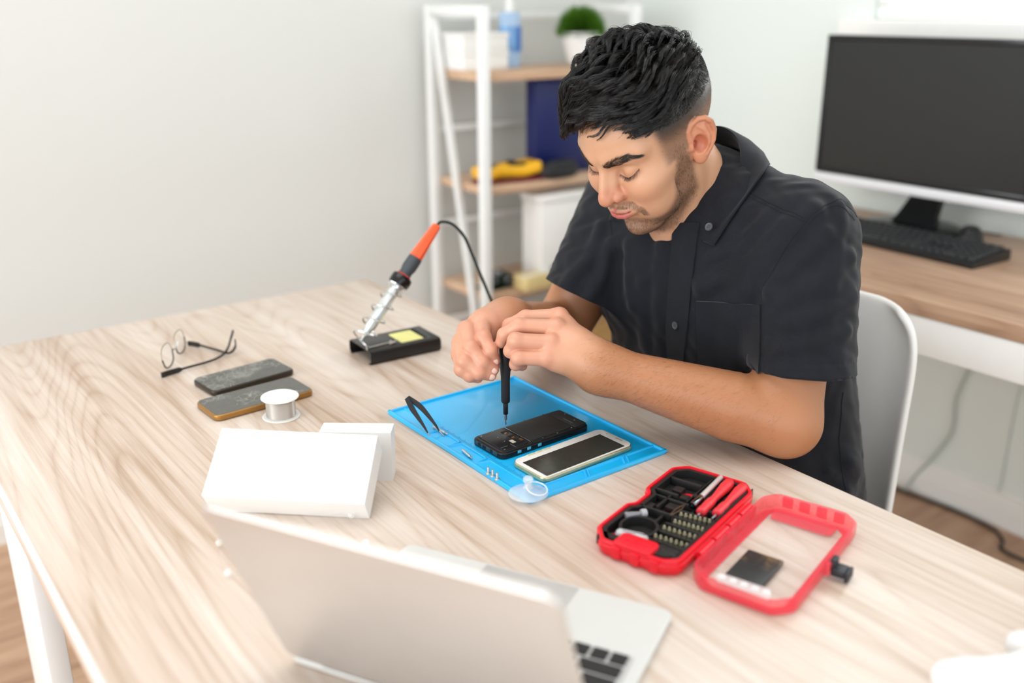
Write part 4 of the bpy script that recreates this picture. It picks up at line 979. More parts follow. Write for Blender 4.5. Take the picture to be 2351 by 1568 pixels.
def head(P):
    p = to_head(P); s = p[..., 1:2]; q = np.concatenate([p[..., :1], np.abs(s), p[..., 2:]], -1)
    d = ell(q, (-9, 0, 42), (98, 76, 79))
    d = smin(d, ell(q, (30, 0, 40), (66, 61, 54)), 18)
    f = ell(q, (36, 0, -18), (51, 55, 66))
    f = smin(f, ell(q, (52, 40, -9), (31, 25, 20)), 18)
    j = chain(q, [(6, 55, -6), (15, 43.5, -53), (66, 18, -82)], [12, 13.5, 15])
    j = smin(j, ell(q, (78, 0, -86), (17, 19, 15.5)), 14)
    j = smin(j, ell(q, (45, 0, -55), (42, 36, 30)), 14)
    f = smin(f, j, 22)
    f = smin(f, ell(q, (70, 0, -41), (30.5, 31, 25)), 14)
    d = smin(d, f, 24)
    d = smin(d, cone(q, (89, 10, 35), (68, 47, 38), 9.5, 9.5), 12)
    m = (q[..., 0] > 42) & (q[..., 2] > -82) & (q[..., 2] < 55)
    if m.any(): d[m] = face(q[m], d[m])
    me_ = (q[..., 1] > 52) & (q[..., 2] > -60) & (q[..., 2] < 60)
    if me_.any():
        e = d[me_]; qm = q[me_]; e = smin(e, ear(qm), 3.5)
        qe_ = (qm - EAR_C) @ A_(EM); e = smax(e, -ell(qe_, (-2.5, -2.5, 4.2), (11.5, 8.6, 8.8)), 3); d[me_] = smax(e, -ell(qe_, (-4, -7, -2), (4.5, 3.5, 8)), 3)
    # neck (in world space, joins the head to the collar)
    nk = cone(P, from_head((-14, 0, -22)), NECKB, .054, .061) * F32(1000)
    nk = smin(nk, cone(P, from_head((30, 0, -58)), NECKB + np.array((-.035, 0, -.045)), .034, .04) * F32(1000), 25)
    st = [from_head((-14, 60, -22)), NECKB + np.array((-.055, -.018, -.028))]
    nk = smin(nk, cone(P, st[0], st[1], .010, .011) * F32(1000), 16)
    d = smin(d, nk, 12)
    return d / F32(1000)

# ---- arms and hands (world metres)
L_SH, L_EL, L_WR = (1.062, .785, 1.005), (0.9637, 0.7110, 0.7979), (0.7980, 0.8835, 0.8574)
R_SH, R_EL, R_WR = (1.055, 1.112, 1.000), (.945, 1.150, .802), (.770, 1.048, .884)
def V3(*a): return np.array(a, float)
def lerp(a, b, t): return np.asarray(a, float) * (1 - t) + np.asarray(b, float) * t
def arm(P, sh, el, wr, kn, side):
    sh, el, wr, kn = [np.asarray(x, float) for x in (sh, el, wr, kn)]
    d = chain(P, [sh, lerp(sh, el, .45), el], [.058, .049, .045])
    e2 = lerp(el, wr, .07)
    # forearm: muscle belly near the elbow, flat wrist
    axis = (wr - el) / np.linalg.norm(wr - el)
    f = chain(P, [el, lerp(el, wr, .28), lerp(el, wr, .62), wr], [.043, .0455, .0375, .0285])
    d = smin(d, f, .016)
    d = smin(d, cone(P, wr, lerp(wr, kn, .55), .0285, .0245), .03)
    return d
# joints: MCP, PIP, DIP, tip of each finger
L_F = {'index': [(0.7831, 0.9508, 0.9136), (0.7540, 0.9862, 0.9090), (0.7386, 1.0029, 0.8972), (0.7273, 0.9985, 0.8858)],
       'middle': [(0.7648, 0.9345, 0.9058), (0.7253, 0.9627, 0.9093), (0.7108, 0.9758, 0.8967), (0.7073, 0.9799, 0.8848)],
       'ring': [(0.7470, 0.9231, 0.8916), (0.7076, 0.9467, 0.8970), (0.7051, 0.9547, 0.8809), (0.7200, 0.9633, 0.8715)],
       'little': [(0.7378, 0.9185, 0.8746), (0.7064, 0.9386, 0.8763), (0.7088, 0.9485, 0.8638), (0.7248, 0.9555, 0.8556)],
       'thumb': [(0.7879, 0.9207, 0.8528), (0.7731, 0.9636, 0.8597), (0.7547, 0.9880, 0.8661), (0.7314, 0.9903, 0.8711)]}
R_F = {'index': [(0.7155, 1.0334, 0.8976), (0.6923, 0.9974, 0.8904), (0.6924, 0.9820, 0.8764), (0.6982, 0.9804, 0.8615)],
       'middle': [(0.6920, 1.0349, 0.8913), (0.6724, 0.9983, 0.8798), (0.6784, 0.9813, 0.8633), (0.6929, 0.9761, 0.8517)],
       'ring': [(0.6782, 1.0285, 0.8773), (0.6605, 0.9965, 0.8646), (0.6715, 0.9797, 0.8507), (0.6885, 0.9761, 0.8441)],
       'little': [(0.6703, 1.0194, 0.8643), (0.6576, 0.9988, 0.8529), (0.6637, 0.9896, 0.8452), (0.6760, 0.9885, 0.8395)],
       'thumb': [(0.7384, 1.0407, 0.8624), (0.7256, 1.0207, 0.8612), (0.7224, 1.0001, 0.8540), (0.7218, 0.9875, 0.8453)]}
FR = {'index': [.0115, .0098, .0086, .0074], 'middle': [.0118, .0100, .0088, .0076], 'ring': [.0116, .0102, .0086, .0074], 'little': [.0112, .0094, .0078, .0068], 'thumb': [.0155, .0122, .0108, .0085]}
def hand(P, F, wr):
    wr = np.asarray(wr, float); mc = {k: np.asarray(v[0], float) for k, v in F.items()}
    pal = None; order = ['index', 'middle', 'ring', 'little']
    for i, k in enumerate(order):
        a = lerp(wr, mc[k], .12); e = cone(P, a, mc[k], .0165, .0122); pal = e if pal is None else smin(pal, e, .016)
    # palm padding below the back of the hand
    ctr = sum(mc[k] for k in order) / 4; back = np.cross(mc['index'] - mc['little'], ctr - wr); back /= np.linalg.norm(back)
    pip = sum(np.asarray(F[k][1], float) for k in order) / 4; dn = np.asarray(F['middle'][3], float) - ctr; dn -= back * 0
    pdir = back if back @ (np.asarray(F['middle'][2], float) - ctr) > 0 else -back
    pal = smin(pal, cone(P, lerp(wr, mc['index'], .35) + pdir * .012, lerp(wr, mc['index'], .8) + pdir * .008, .014, .011), .014)
    pal = smin(pal, cone(P, lerp(wr, mc['little'], .25) + pdir * .012, lerp(wr, mc['little'], .8) + pdir * .007, .014, .010), .014)
    th = F['thumb']; pal = smin(pal, cone(P, lerp(wr, mc['index'], .15) + pdir * .004, th[0], .015, .0145), .014)
    d = pal
    for k in order + ['thumb']:
        pts = [np.asarray(q, float) for q in F[k]]; r = FR[k]
        e = chain(P, pts, r)
        for m_ in (1, 2): e = smin(e, sph(P, pts[m_], r[m_] * 1.05), .004)
        if k != 'thumb': e = smin(e, sph(P, pts[0] - pdir * .0015, r[0] * .98), .006)
        d = smin(d, e, .0022 if k != 'thumb' else .004)
    return d
def fingers_only(F): return F
# nails: small plates set into the tips of the right hand
def torso_core(P):
    d = cone(P, (1.06, .83, .975), (1.06, 1.065, .975), .062, .062)
    d = smin(d, ell(P, (1.075, .947, .90), (.095, .155, .16)), .06)
    return smin(d, cone(P, NECKB, (1.07, .947, .93), .06, .07), .05)
def left_limb(P): return smin(arm(P, L_SH, L_EL, L_WR, L_F['middle'][0], 1), hand(P, L_F, L_WR), .012)
def right_limb(P): return smin(arm(P, R_SH, R_EL, R_WR, R_F['middle'][0], -1), hand(P, R_F, R_WR), .012)
GROUPS = [(head, (.80, .83, .93), (1.16, 1.07, 1.30)), (left_limb, (.66, .60, .72), (1.15, 1.03, 1.10)), (right_limb, (.62, .93, .72), (1.15, 1.24, 1.10)), (torso_core, (.9, .7, .65), (1.25, 1.2, 1.12))]
def field(P, pad=.03):
    """P: (...,3). limbs and head are only evaluated where their box comes near"""
    sh = P.shape[:-1]; P = P.reshape(-1, 3).astype(F32); out = np.full(len(P), .05, F32)
    for i, (fn, lo, hi) in enumerate(GROUPS):
        m = ((P > A_(lo) - F32(pad)) & (P < A_(hi) + F32(pad))).all(-1)
        if not m.any(): continue
        e = fn(P[m]); out[m] = np.minimum(out[m], e) if i < 3 else smin(out[m], e, .02)
    return out.reshape(sh)
# ---- shirt
def lat(P, ax0, ax1, T, Aw, Bw):
    """elliptic trunk between two points: half width Aw along y, half depth Bw across, given at stations T"""
    a0 = A_(ax0); ax = A_(ax1) - a0; L = F32(np.linalg.norm(ax)); ax = ax / L
    v = P - a0; t = (v @ ax); tt = np.clip(t / L, 0, 1)
    a = np.interp(tt, T, Aw).astype(F32); b = np.interp(tt, T, Bw).astype(F32)
    y = v[..., 1]; wv = A_(np.cross((0, 1, 0), ax)); w = v @ wv
    k0 = np.sqrt((y / a) ** 2 + (w / b) ** 2); k1 = np.sqrt((y / (a * a)) ** 2 + (w / (b * b)) ** 2)
    d = k0 * (k0 - 1) / np.maximum(k1, F32(1e-6))
    return smax(d, np.maximum(-t, t - L), .05)
L_HEM, R_HEM = (0.9986, 0.7198, 0.8591), (0.9480, 1.0871, 0.8776)
def hemdir(sh, hem, el): 
    a = np.asarray(hem, float) - lerp(sh, el, .25); return a / np.linalg.norm(a)
def sleeve(P, sh, hem, inner=0.):
    sh = np.asarray(sh, float); hem = np.asarray(hem, float); ax = (hem - sh) / np.linalg.norm(hem - sh)
    return chain(P, [sh + np.array((.0, 0, .0)), lerp(sh, hem, .5), hem, hem + ax * .05], [.076 - inner, .072 - inner, .068 - inner, .067 - inner])
HIP = (1.200, .947, .47)
def trunk(P):
    d = lat(P, HIP, (1.045, .947, 1.06), [0, .3, .55, .75, .88, 1], [.226, .222, .215, .208, .17, .075], [.136, .136, .136, .128, .105, .07])
    tr = smin(cone(P, (1.05, .947, 1.055), (1.066, .80, 1.018), .056, .066), cone(P, (1.05, .947, 1.055), (1.062, 1.094, 1.014), .056, .066), .03)
    d = smin(d, tr, .06)
    d = smin(d, ell(P, (1.02, .86, .93), (.07, .085, .10)), .06); d = smin(d, ell(P, (1.02, 1.03, .93), (.07, .085, .10)), .06)
    return d
def shirt_base(P):
    d = trunk(P)
    for sh, hem in ((L_SH, L_HEM), (R_SH, R_HEM)):
        d = smin(d, sleeve(P, sh, hem), .028)
    return d
RIDGES = [  # (path, width, height): soft folds of the cloth
    ([(0.9582, 0.9841, 0.9997), (0.9490, 0.9635, 0.9349), (0.9696, 0.9673, 0.8235)], .016, .006), ([(0.9576, 0.9388, 0.9831), (0.9505, 0.9310, 0.9100), (0.9721, 0.9422, 0.8166)], .014, .005), ([(0.9513, 0.9982, 0.9789), (0.9487, 0.9815, 0.8915)], .012, .005),
    ([(1.0268, 0.7441, 1.0614), (0.9865, 0.7616, 1.0190), (0.9673, 0.7828, 0.9719), (0.9603, 0.8011, 0.9216)], .014, .006), ([(1.0275, 0.7215, 1.0319), (0.9891, 0.7348, 1.0015), (0.9648, 0.7517, 0.9621)], .012, .006),
    ([(1.0513, 0.7030, 1.0039), (0.9977, 0.7058, 0.9782), (0.9651, 0.7308, 0.9556)], .013, .006), ([(1.0454, 0.6863, 0.9573), (0.9944, 0.6863, 0.9441), (0.9595, 0.7102, 0.9306)], .011, .005),
    ([(0.9952, 0.7641, 1.0398), (0.9748, 0.7848, 0.9992), (0.9557, 0.8233, 0.9649), (0.9462, 0.8516, 0.9482)], .013, .006), ([(0.9928, 0.7905, 1.0469), (0.9711, 0.8183, 1.0046), (0.9579, 0.8427, 0.9900)], .011, .004),
    ([(1.0654, 0.7336, 1.0639), (1.0382, 0.7118, 1.0210), (1.0109, 0.6955, 0.9727)], .010, .004), ([(1.0166, 0.6708, 0.9210), (0.9720, 0.6785, 0.9111), (0.9449, 0.7089, 0.9026)], .010, .004),
    ([(0.9621, 0.8069, 0.9675), (0.9615, 0.8072, 0.8956), (0.9920, 0.8119, 0.8249)], .013, .005), ([(0.9600, 0.7700, 0.9413), (0.9318, 0.7321, 0.8697)], .010, -.003),
    ([(0.9546, 1.0637, 0.9925), (0.9256, 1.0583, 0.9447), (0.8928, 1.0687, 0.9144)], .012, .005), ([(0.9479, 1.0361, 0.9722), (0.9301, 1.0333, 0.9226), (0.9045, 1.0322, 0.8940)], .011, .005), ([(0.9455, 1.0139, 0.9572), (0.9392, 1.0134, 0.8921)], .012, -.007),
    ([(1.0021, 0.6401, 0.8352), (1.0539, 0.6521, 0.7747), (1.1566, 0.7259, 0.6631)], .02, .008), ([(1.0409, 0.6339, 0.7294), (1.1428, 0.7260, 0.6248)], .02, .010), ([(0.9523, 0.6413, 0.8303), (1.1154, 0.7328, 0.6590)], .016, .006), ([(1.0630, 0.6547, 0.7961), (0.9715, 0.6344, 0.8131)], .014, -.008), ([(1.0723, 0.7565, 0.6902), (1.1028, 0.7425, 0.6307)], .016, .006),
]
LHD = np.array((-.12, -.10, -.98)); RHD = np.array((-.45, .1, -.89)); LHD /= np.linalg.norm(LHD); RHD /= np.linalg.norm(RHD)
def shirt(P):
    d = trunk(P); r = np.zeros_like(d)
    for pth, w, a in RIDGES:
        e = chain(P, pth, [0.0] * len(pth)); r = r + F32(a * 1.9) * np.exp(-(e / F32(w * .85)) ** 2)
    x, y, z = P[..., 0], P[..., 1], P[..., 2]
    r = r - F32(.0011) * np.sin(x * 95 + 2.2 * np.sin(y * 47 + z * 30)) * np.sin(z * 70 + 1.7 * np.sin(x * 60)) - F32(.0006) * np.sin(y * 190 + 2 * np.sin(z * 120 + x * 80))
    d = d - r
    # sleeves, open at their ends
    for sh, hem, hd in ((L_SH, L_HEM, LHD), (R_SH, R_HEM, RHD)):
        h = (P - A_(hem)) @ A_(hd); s_ = sleeve(P, sh, hem) - np.maximum(r, F32(-.0015))
        s_ = s_ + F32(.0012) * ((h > -.0215) & (h < -.0185))
        s_ = np.maximum(s_, h); s_ = np.where(h > -.06, np.maximum(s_, -sleeve(P, sh, hem, .0062)), s_)
        d = smin(d, s_, .026)
    return d
#SDF_END
def polygonize(fn, lo, hi, h, B=12, fill=True):
    lo = np.asarray(lo, float); hi = np.asarray(hi, float); nb = np.ceil((hi - lo) / (h * B)).astype(int)
    gi = np.stack(np.meshgrid(*[np.arange(n) for n in nb], indexing='ij'), -1).reshape(-1, 3)
    cen = lo + (gi + .5) * B * h - h * .5
    dc = fn(cen.astype(F32)); rad = B * h * .87 * 1.35 + h * 2
    act = np.abs(dc) < rad
    g = openvdb.FloatGrid(.05)
    loc_ = np.stack(np.meshgrid(*[np.arange(B)] * 3, indexing='ij'), -1).astype(F32)
    ia = gi[act]
    for s_ in range(0, len(ia), 160):
        bl = ia[s_:s_ + 160]
        P = A_(lo) + (bl[:, None, None, None, :].astype(F32) * B + loc_[None]) * F32(h)
        D = fn(P)
        for k in range(len(bl)): g.copyFromArray(np.ascontiguousarray(D[k]), ijk=tuple(int(x) for x in bl[k] * B))
    if fill:
        con = np.full((B, B, B), -.05, F32)
        for b_ in gi[(~act) & (dc < 0)]: g.copyFromArray(con, ijk=tuple(int(x) for x in b_ * B))
    pts, tri, quad = g.convertToPolygons(isovalue=0.0, adaptivity=0.0)
    pts = pts.astype(np.float64) * h + lo
    return pts, tri, quad
def grad(fn, P, e):
    G = np.zeros_like(P)
    for a in range(3):
        dlt = np.zeros(3); dlt[a] = e; G[:, a] = (fn((P + dlt).astype(F32)) - fn((P - dlt).astype(F32))) / (2 * e)
    return G
def relax(fn, P, e, n=2):
    P = P.copy()
    for _ in range(n):
        G = grad(fn, P, e); d = fn(P.astype(F32)); g2 = (G * G).sum(1); P -= G * (np.clip(d, -.002, .002) / np.maximum(g2, .2))[:, None]
    return P
def mesh_from(name, pts, tri, quad, mat, parent=None, smooth=True):
    me = bpy.data.meshes.new(name); nf = len(tri) + len(quad)
    me.vertices.add(len(pts)); me.vertices.foreach_set('co', pts.astype(np.float32).ravel())
    li = np.concatenate([quad[:, ::-1].ravel(), tri[:, ::-1].ravel()]).astype(np.int32) if len(tri) else quad[:, ::-1].ravel().astype(np.int32)
    me.loops.add(len(li)); me.loops.foreach_set('vertex_index', li); me.polygons.add(nf)
    st = np.concatenate([np.arange(len(quad)) * 4, len(quad) * 4 + np.arange(len(tri)) * 3]).astype(np.int32)
    me.polygons.foreach_set('loop_start', st)
    me.update(calc_edges=True); me.validate()
    me.polygons.foreach_set('use_smooth', [smooth] * len(me.polygons))
    for m_ in (mat if isinstance(mat, list) else [mat]): me.materials.append(m_)
    o = bpy.data.objects.new(name, me); COL.objects.link(o)
    if parent: o.parent = parent
    return o
def set_color(me, name, arr):
    a = me.color_attributes.new(name, 'FLOAT_COLOR', 'POINT')
    c = np.ones((len(arr), 4), np.float32); c[:, :arr.shape[1]] = arr; a.data.foreach_set('color', c.ravel())

BH = .0015
pts, tri, quad = polygonize(field, (.56, .58, .72), (1.26, 1.26, 1.31), BH)
pts = relax(field, pts, .0004, 2)
# ---- skin colour and hair masks by anatomy
hp = to_head(pts.astype(F32)).astype(float); hx, hy, hz = hp[:, 0], np.abs(hp[:, 1]), hp[:, 2]
hd = head(pts.astype(F32)); is_head = (np.abs(hd) < .003) & (hz > -140)
def near(pl, r0, r1, q=None):
    P = np.stack([hx, hy, hz], 1).astype(F32); d = chain(P, pl, [0.0] * len(pl)); return 1 - sstep(r0, r1, d)
base = np.array(srgb('#cc9c7a')); tan = np.array(srgb('#a97149')); pinkc = np.array(srgb('#d39a80')); red = np.array(srgb('#bf7258')); lipc = np.array(srgb('#b35a54')); shade = np.array(srgb('#c88c62'))
col = np.tile(base, (len(pts), 1))
def blend(m, c):
    global col
    m = np.clip(m, 0, 1)[:, None]; col = col * (1 - m) + c * m
hm = is_head.astype(float)
blend(hm * near([(112, 0, -13), (100, 13, -16)], 8, 22) * .55, red)
blend(hm * near([(78, 38, -18)], 8, 32) * .35, np.array(srgb('#cb886a')))
blend(hm * (1 - sstep(0, 4, ear(np.stack([hx, hy, hz], 1).astype(F32)))) * .75, np.array(srgb('#cd8462')))
qe = (np.stack([hx, hy, hz], 1) - np.asarray(EAR_C)) @ EM
blend(hm * (1 - sstep(7, 17, np.linalg.norm(qe - np.array((-2, -2, -3)), axis=1))) * .6, np.array(srgb('#b8604a')))
blend(hm * near([(86, 18, 11), (89, 32, 8), (80, 47, 15)], 1, 9) * .35, np.array(srgb('#a86c50')))
lipd = np.minimum(chain(np.stack([hx, hy, hz], 1).astype(F32), [(104, 0, -42.2), (103.5, 5, -41.6), (99.5, 15, -42.6), (92, 27.5, -40.3)], [3.6, 3.8, 3.2, 1.3]), chain(np.stack([hx, hy, hz], 1).astype(F32), [(102.5, 0, -51), (101, 9, -50), (96.5, 18, -47.4), (92, 26.5, -42.2)], [5.6, 5.4, 3.9, 1.3]))
blend(hm * (1 - sstep(-.3, 1.6, lipd)), lipc)
blend(hm * near([(105, 0, -46.1), (103, 9, -46.3), (98.5, 17, -44.8), (92.8, 25, -41.8), (88, 32, -38)], .5, 2.2) * .85, np.array(srgb('#7f3d36')))  # shade between the lips, put into the skin colour along the groove
# arms: tanned forearms, pinker hands and knuckles
wl, wrr = np.asarray(L_WR), np.asarray(R_WR)
for side, (F, w_, el_) in enumerate(((L_F, wl, np.asarray(L_EL)), (R_F, wrr, np.asarray(R_EL)))):
    onhand = np.abs(hand(pts.astype(F32), F, w_)) < .006
    ax = (np.asarray(F['middle'][0]) - w_); ax /= np.linalg.norm(ax); tt = (pts - w_) @ ax
    nearhand = np.linalg.norm(pts - (w_ + ax * .06), axis=1) < .13
    armm = (~is_head) & (np.abs(arm(pts.astype(F32), (L_SH, R_SH)[side], el_, w_, F['middle'][0], 1)) < .012)
    t_ = armm * (1 - sstep(.0, .05, tt) * nearhand)
    blend(t_ * .85, tan)
    blend(nearhand * sstep(.02, .07, tt) * .7, pinkc)
    for k in F:
        for j, r_ in ((0, .016), (1, .013), (2, .011), (3, .012)):
            dd = np.linalg.norm(pts - np.asarray(F[k][j]), axis=1); blend(nearhand * (1 - sstep(r_ * .5, r_ * 1.2, dd)) * .38, np.array(srgb('#cb7c62')))
# hair density masks
fade_z = .36 * sstep(-8, 4, hz) + .64 * sstep(14, 54, hz - .06 * (hx + 20) - 6 * sstep(20, 60, hx))
hairline = sstep(-6, 6, (hz - (88 - .55 * np.maximum(0, 62 - hx) - .012 * hy * hy * 0)))     # placeholder, refined below
front_lim = 62 - .0 * hz                                                                     # skin in front of the hairline stays bare
line_x = np.where(hz > 62, 74 + 0 * hz - .0052 * hy ** 2, 52 + 0 * hz)                          # hairline in plan
line_x = 50 + 24 * sstep(56, 86, hz) * (1 - sstep(30, 62, hy) * .7)
inside = 1 - sstep(-11, 5, hx - line_x)
behind_ear = 1 - sstep(-2, 6, 0 * hx)
scalp = hm * inside * sstep(-8, 2, hz) * sstep(.3, 2.0, ear(np.stack([hx, hy, hz], 1).astype(F32)))
scalp_d = scalp * fade_z
sideburn = hm * (1 - sstep(-4, 4, hx - 38 - .25 * (hz))) * sstep(8, 18, hx) * (1 - sstep(16, 40, hz)) * sstep(-70, -60, hz) * (hy > 40)
# nape below the ears, back of the head
nape = hm * (1 - sstep(-30, -18, hx)) * sstep(-40, 25, hz) * .55
P_ = np.stack([hx, hy, hz], 1).astype(F32)
jawd = chain(P_, [(22, 66, 8), (22, 62, -30), (30, 54, -62), (62, 32, -88), (88, 0, -92)], [10, 17, 23, 27, 25])
beard = 1 - sstep(-7, 7, jawd)
beard *= 1 - sstep(4, -8, hx - 8 - .12 * (hz + 40)) * (hz > -70)
must = 1 - sstep(-1.0, 2.5, chain(P_, [(106, 3, -33.5), (100, 14, -34.5), (93, 25, -35.5), (88, 33, -42), (85, 33, -52)], [4.8, 5.2, 5.6, 4.6, 5.0]))
soul = 1 - sstep(-1, 3, chain(P_, [(101, 0, -59), (98, 0, -72)], [3.5, 9]))
und = 0
beard = np.clip(np.maximum(np.maximum(beard, must * .85), np.maximum(soul, und)), 0, 1) * (1 - (1 - sstep(-.2, 1.6, lipd)))
beard = hm * beard * (hz < 22) * (1 - sstep(-1.5, 1.0, -ear(P_)) ) 
fuzz = np.clip(np.maximum(scalp_d, np.maximum(beard * .34, nape * .6 * (1 - beard))), 0, 1)
top_mask = hm * inside * sstep(52, 66, hz + .12 * hx)
fuzz = np.maximum(fuzz, top_mask)
def m_skin():
    t = NT('skin'); at = t.n('ShaderNodeVertexColor', layer_name='skin_tone'); fz = t.n('ShaderNodeVertexColor', layer_name='hair_mask')
    sp_ = t.n('ShaderNodeSeparateColor'); t.l(fz.outputs[0], sp_.inputs[0])
    v = t.coord()
    mott = t.noise(v, 70, 4, .6); pore = t.noise(v, 900, 2, .6); grain = t.noise(v, 1400, 2, .7)
    c = t.mix(t.math('MULTIPLY', mott, .22), at.outputs[0], '#b8775a')
    fac = t.math('MULTIPLY', sp_.outputs[0], t.ramp(t.math('ADD', grain, t.math('MULTIPLY', sp_.outputs[0], .3)), [(.34, .45), (.62, 1.0)]), clamp=True)
    fac = t.math('SUBTRACT', 1.0, t.math('POWER', t.math('SUBTRACT', 1.0, fac, True), 2.0), True)
    c = t.mix(t.math('MULTIPLY', fac, .96), c, '#17120f')
    t.set(color=c, rough=t.math('ADD', t.math('MULTIPLY', mott, .14), .34), spec=.5, sss=.10)
    t.b.inputs['Subsurface Radius'].default_value = (.010, .0042, .0022); t.b.inputs['Subsurface Scale'].default_value = .55
    cr = t.noise(t.coord(), 260, 3, .6)
    return t.bump(t.math('ADD', t.math('MULTIPLY', pore, .6), t.math('MULTIPLY', cr, .6)), .16, .0006).mat
M_SKIN = m_skin()
man = thing('person', 'young man in a dark short sleeved shirt bent over an opened phone', 'person', (1.14, .947, .0))
MO = np.array(man.location)
body = mesh_from('body', pts - MO, tri, quad, M_SKIN, man)
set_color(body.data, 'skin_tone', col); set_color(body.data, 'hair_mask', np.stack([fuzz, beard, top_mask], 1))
del P_

# ---- strands: thin three sided tubes in one mesh
def strand_mesh(name, paths, r0, r1, mat, parent, sides=3):
    """paths: (n, m, 3) world; radii taper r0 -> r1"""
    P = np.asarray(paths, float); n, m, _ = P.shape
    T = np.gradient(P, axis=1); T /= np.maximum(np.linalg.norm(T, axis=2, keepdims=True), 1e-9)
    rv = RNG.normal(size=(n, 1, 3)); N = np.cross(T, np.broadcast_to(rv, T.shape)); N /= np.maximum(np.linalg.norm(N, axis=2, keepdims=True), 1e-9); Bn = np.cross(T, N)
    r = np.linspace(0, 1, m); r0 = np.asarray(r0).reshape(-1, 1); rad = (r0 + (np.asarray(r1).reshape(-1, 1) - r0) * r ** 2)[..., None]
    vs = np.stack([P + rad * (N * math.cos(a) + Bn * math.sin(a)) for a in [2 * PI * k / sides for k in range(sides)]], 2)   # n,m,s,3
    idx = np.arange(n * m * sides).reshape(n, m, sides); nx = np.roll(idx, -1, 2)
    quad = np.stack([idx[:, :-1], nx[:, :-1], nx[:, 1:], idx[:, 1:]], -1).reshape(-1, 4)[:, ::-1]
    return mesh_from(name, vs.reshape(-1, 3) - MO, np.zeros((0, 3), int), quad, mat, parent)
def m_hair(name, c, rough=.32):
    t = NT(name); t.set(color=c, rough=rough, spec=.75); return t.mat
M_HAIR = m_hair('black_hair', '#0a0706', .24); M_STUB = m_hair('stubble_hair', '#1c1511', .5); M_ARMH = m_hair('arm_hair', '#3f2a1c', .5); M_BROW = m_hair('brow_hair', '#1a120e', .45)
HMt = HM.T
def hw(p): return np.asarray(p, float) / 1000 @ HMt + np.asarray(HPOS, float)
def hsdf(p): return head(hw(p).astype(F32)).astype(float) * 1000
def hgrad(p, e=.8):
    G = np.zeros_like(p)
    for a in range(3):
        q = np.zeros(3); q[a] = e; G[:, a] = (hsdf(p + q) - hsdf(p - q)) / (2 * e)
    return G / np.maximum(np.linalg.norm(G, axis=1, keepdims=True), 1e-6)

# ---- head hair: guide strands that hug the skull at a rising height, children around them
UPV = np.array((0, 0, 1.0)) @ HM      # world up in head axes
def on_scalp(n, cond):
    out = np.zeros((0, 3))
    while len(out) < n:
        dr = RNG.normal(size=(n * 2, 3)); dr /= np.linalg.norm(dr, axis=1, keepdims=True); dr = dr[dr[:, 2] > -.15]
        t = np.full(len(dr), 150.0); o = np.array((-5., 0, 40.)); 
        for _ in range(14): t -= np.maximum(hsdf(o + dr * t[:, None]), -8) * .95
        p = o + dr * t[:, None]; out = np.concatenate([out, p[cond(p)]])
    return out[:n]
def top_cond(p):
    x, y, z = p.T; return (z > np.where(x > 0, 66 - .10 * x, 66 - .10 * x)) & (x < 47 + 22 * np.clip((z - 56) / 30, 0, 1) * (1 - .7 * np.clip((np.abs(y) - 30) / 32, 0, 1)) + 1)
def flow(p):
    x, y, z = p.T; f = np.zeros_like(p)
    f[:, 0] = 1.0 - .5 * sstep(20, 75, x); f[:, 1] = .25 * np.sin(x / 24. + .8) - .10 - 1.0 * sstep(0, 62, x) * sstep(-75, 15, y) + .45 * sstep(-70, -10, -x) * sstep(10, 60, y)
    f[:, 2] = .10 - .65 * sstep(35, 85, x) - .12 * np.clip(np.abs(y) / 60, 0, 1)
    return f
def grow(roots, L, hmax, wave, m=18, lam=46.):
    n = len(roots); p = roots.copy(); path = [p.copy()]; st = L / (m - 1); lam = lam * (.8 + .7 * RNG.random(n)); run = np.zeros(n); ph = roots[:, 0] / 15. + roots[:, 1] / 21. + RNG.normal(size=n) * .5
    wv = np.zeros((n, m, 3)); prev = None; alive = np.ones(n, bool)
    for k in range(1, m):
        t = k / (m - 1); nn = hgrad(p); f = flow(p); f -= nn * (f * nn).sum(1, keepdims=True); f /= np.maximum(np.linalg.norm(f, axis=1, keepdims=True), 1e-6)
        if prev is not None: f = f * .6 + prev * .4; f /= np.linalg.norm(f, axis=1, keepdims=True)
        b = np.cross(nn, f)
        over = sstep(62, 80, p[:, 0])
        prev = f
        new = p + f * st[:, None]
        h = hmax * (np.sin(np.minimum(t * 1.6, 1) * PI / 2) ** .8) * (1 - .45 * sstep(.72, 1.0, t)) ; h = h * (1 - .38 * over); e = hsdf(new)
        new = new + nn * np.clip(h - e, -3, 5)[:, None]
        lim = 69 + 11 * np.exp(-((new[:, 1] - 38) / 17) ** 2) - 7 * sstep(50, 62, np.abs(new[:, 1])); stop = (new[:, 2] < lim) & (new[:, 0] > 40)
        alive &= ~stop
        new = np.where(alive[:, None], new, p + f * st[:, None] * .15 - nn * .5 * (hsdf(p)[:, None] > 3))
        run = run + st * alive; p = new; s_ = run; a = wave * sstep(.12, .5, t)
        wv[:, k] = b * (a * np.sin(2 * PI * s_ / lam + ph))[:, None] + nn * (a * .6 * np.sin(2 * PI * s_ / (lam * .8) + ph * 1.3 + 1))[:, None]
        path.append(p.copy())
    return np.stack(path, 1) + wv
def children(G, per, spread, conv=.7, jit=.5):
    n, m, _ = G.shape; t = np.linspace(0, 1, m)[None, None, :, None]
    off = RNG.normal(size=(n, per, 1, 3)) * spread; off2 = RNG.normal(size=(n, per, 1, 3)) * jit; fz = RNG.random((n, per, 1, 1)) * 6.28
    C_ = G[:, None] + off * (1 - conv * t ** .8) + off2 * np.sin(t * 7 + fz) * t
    return C_.reshape(n * per, m, 3)
def to_w(p): return np.asarray(p) / 1000 @ HM.T + np.asarray(HPOS, float)
g_r = on_scalp(430, top_cond)
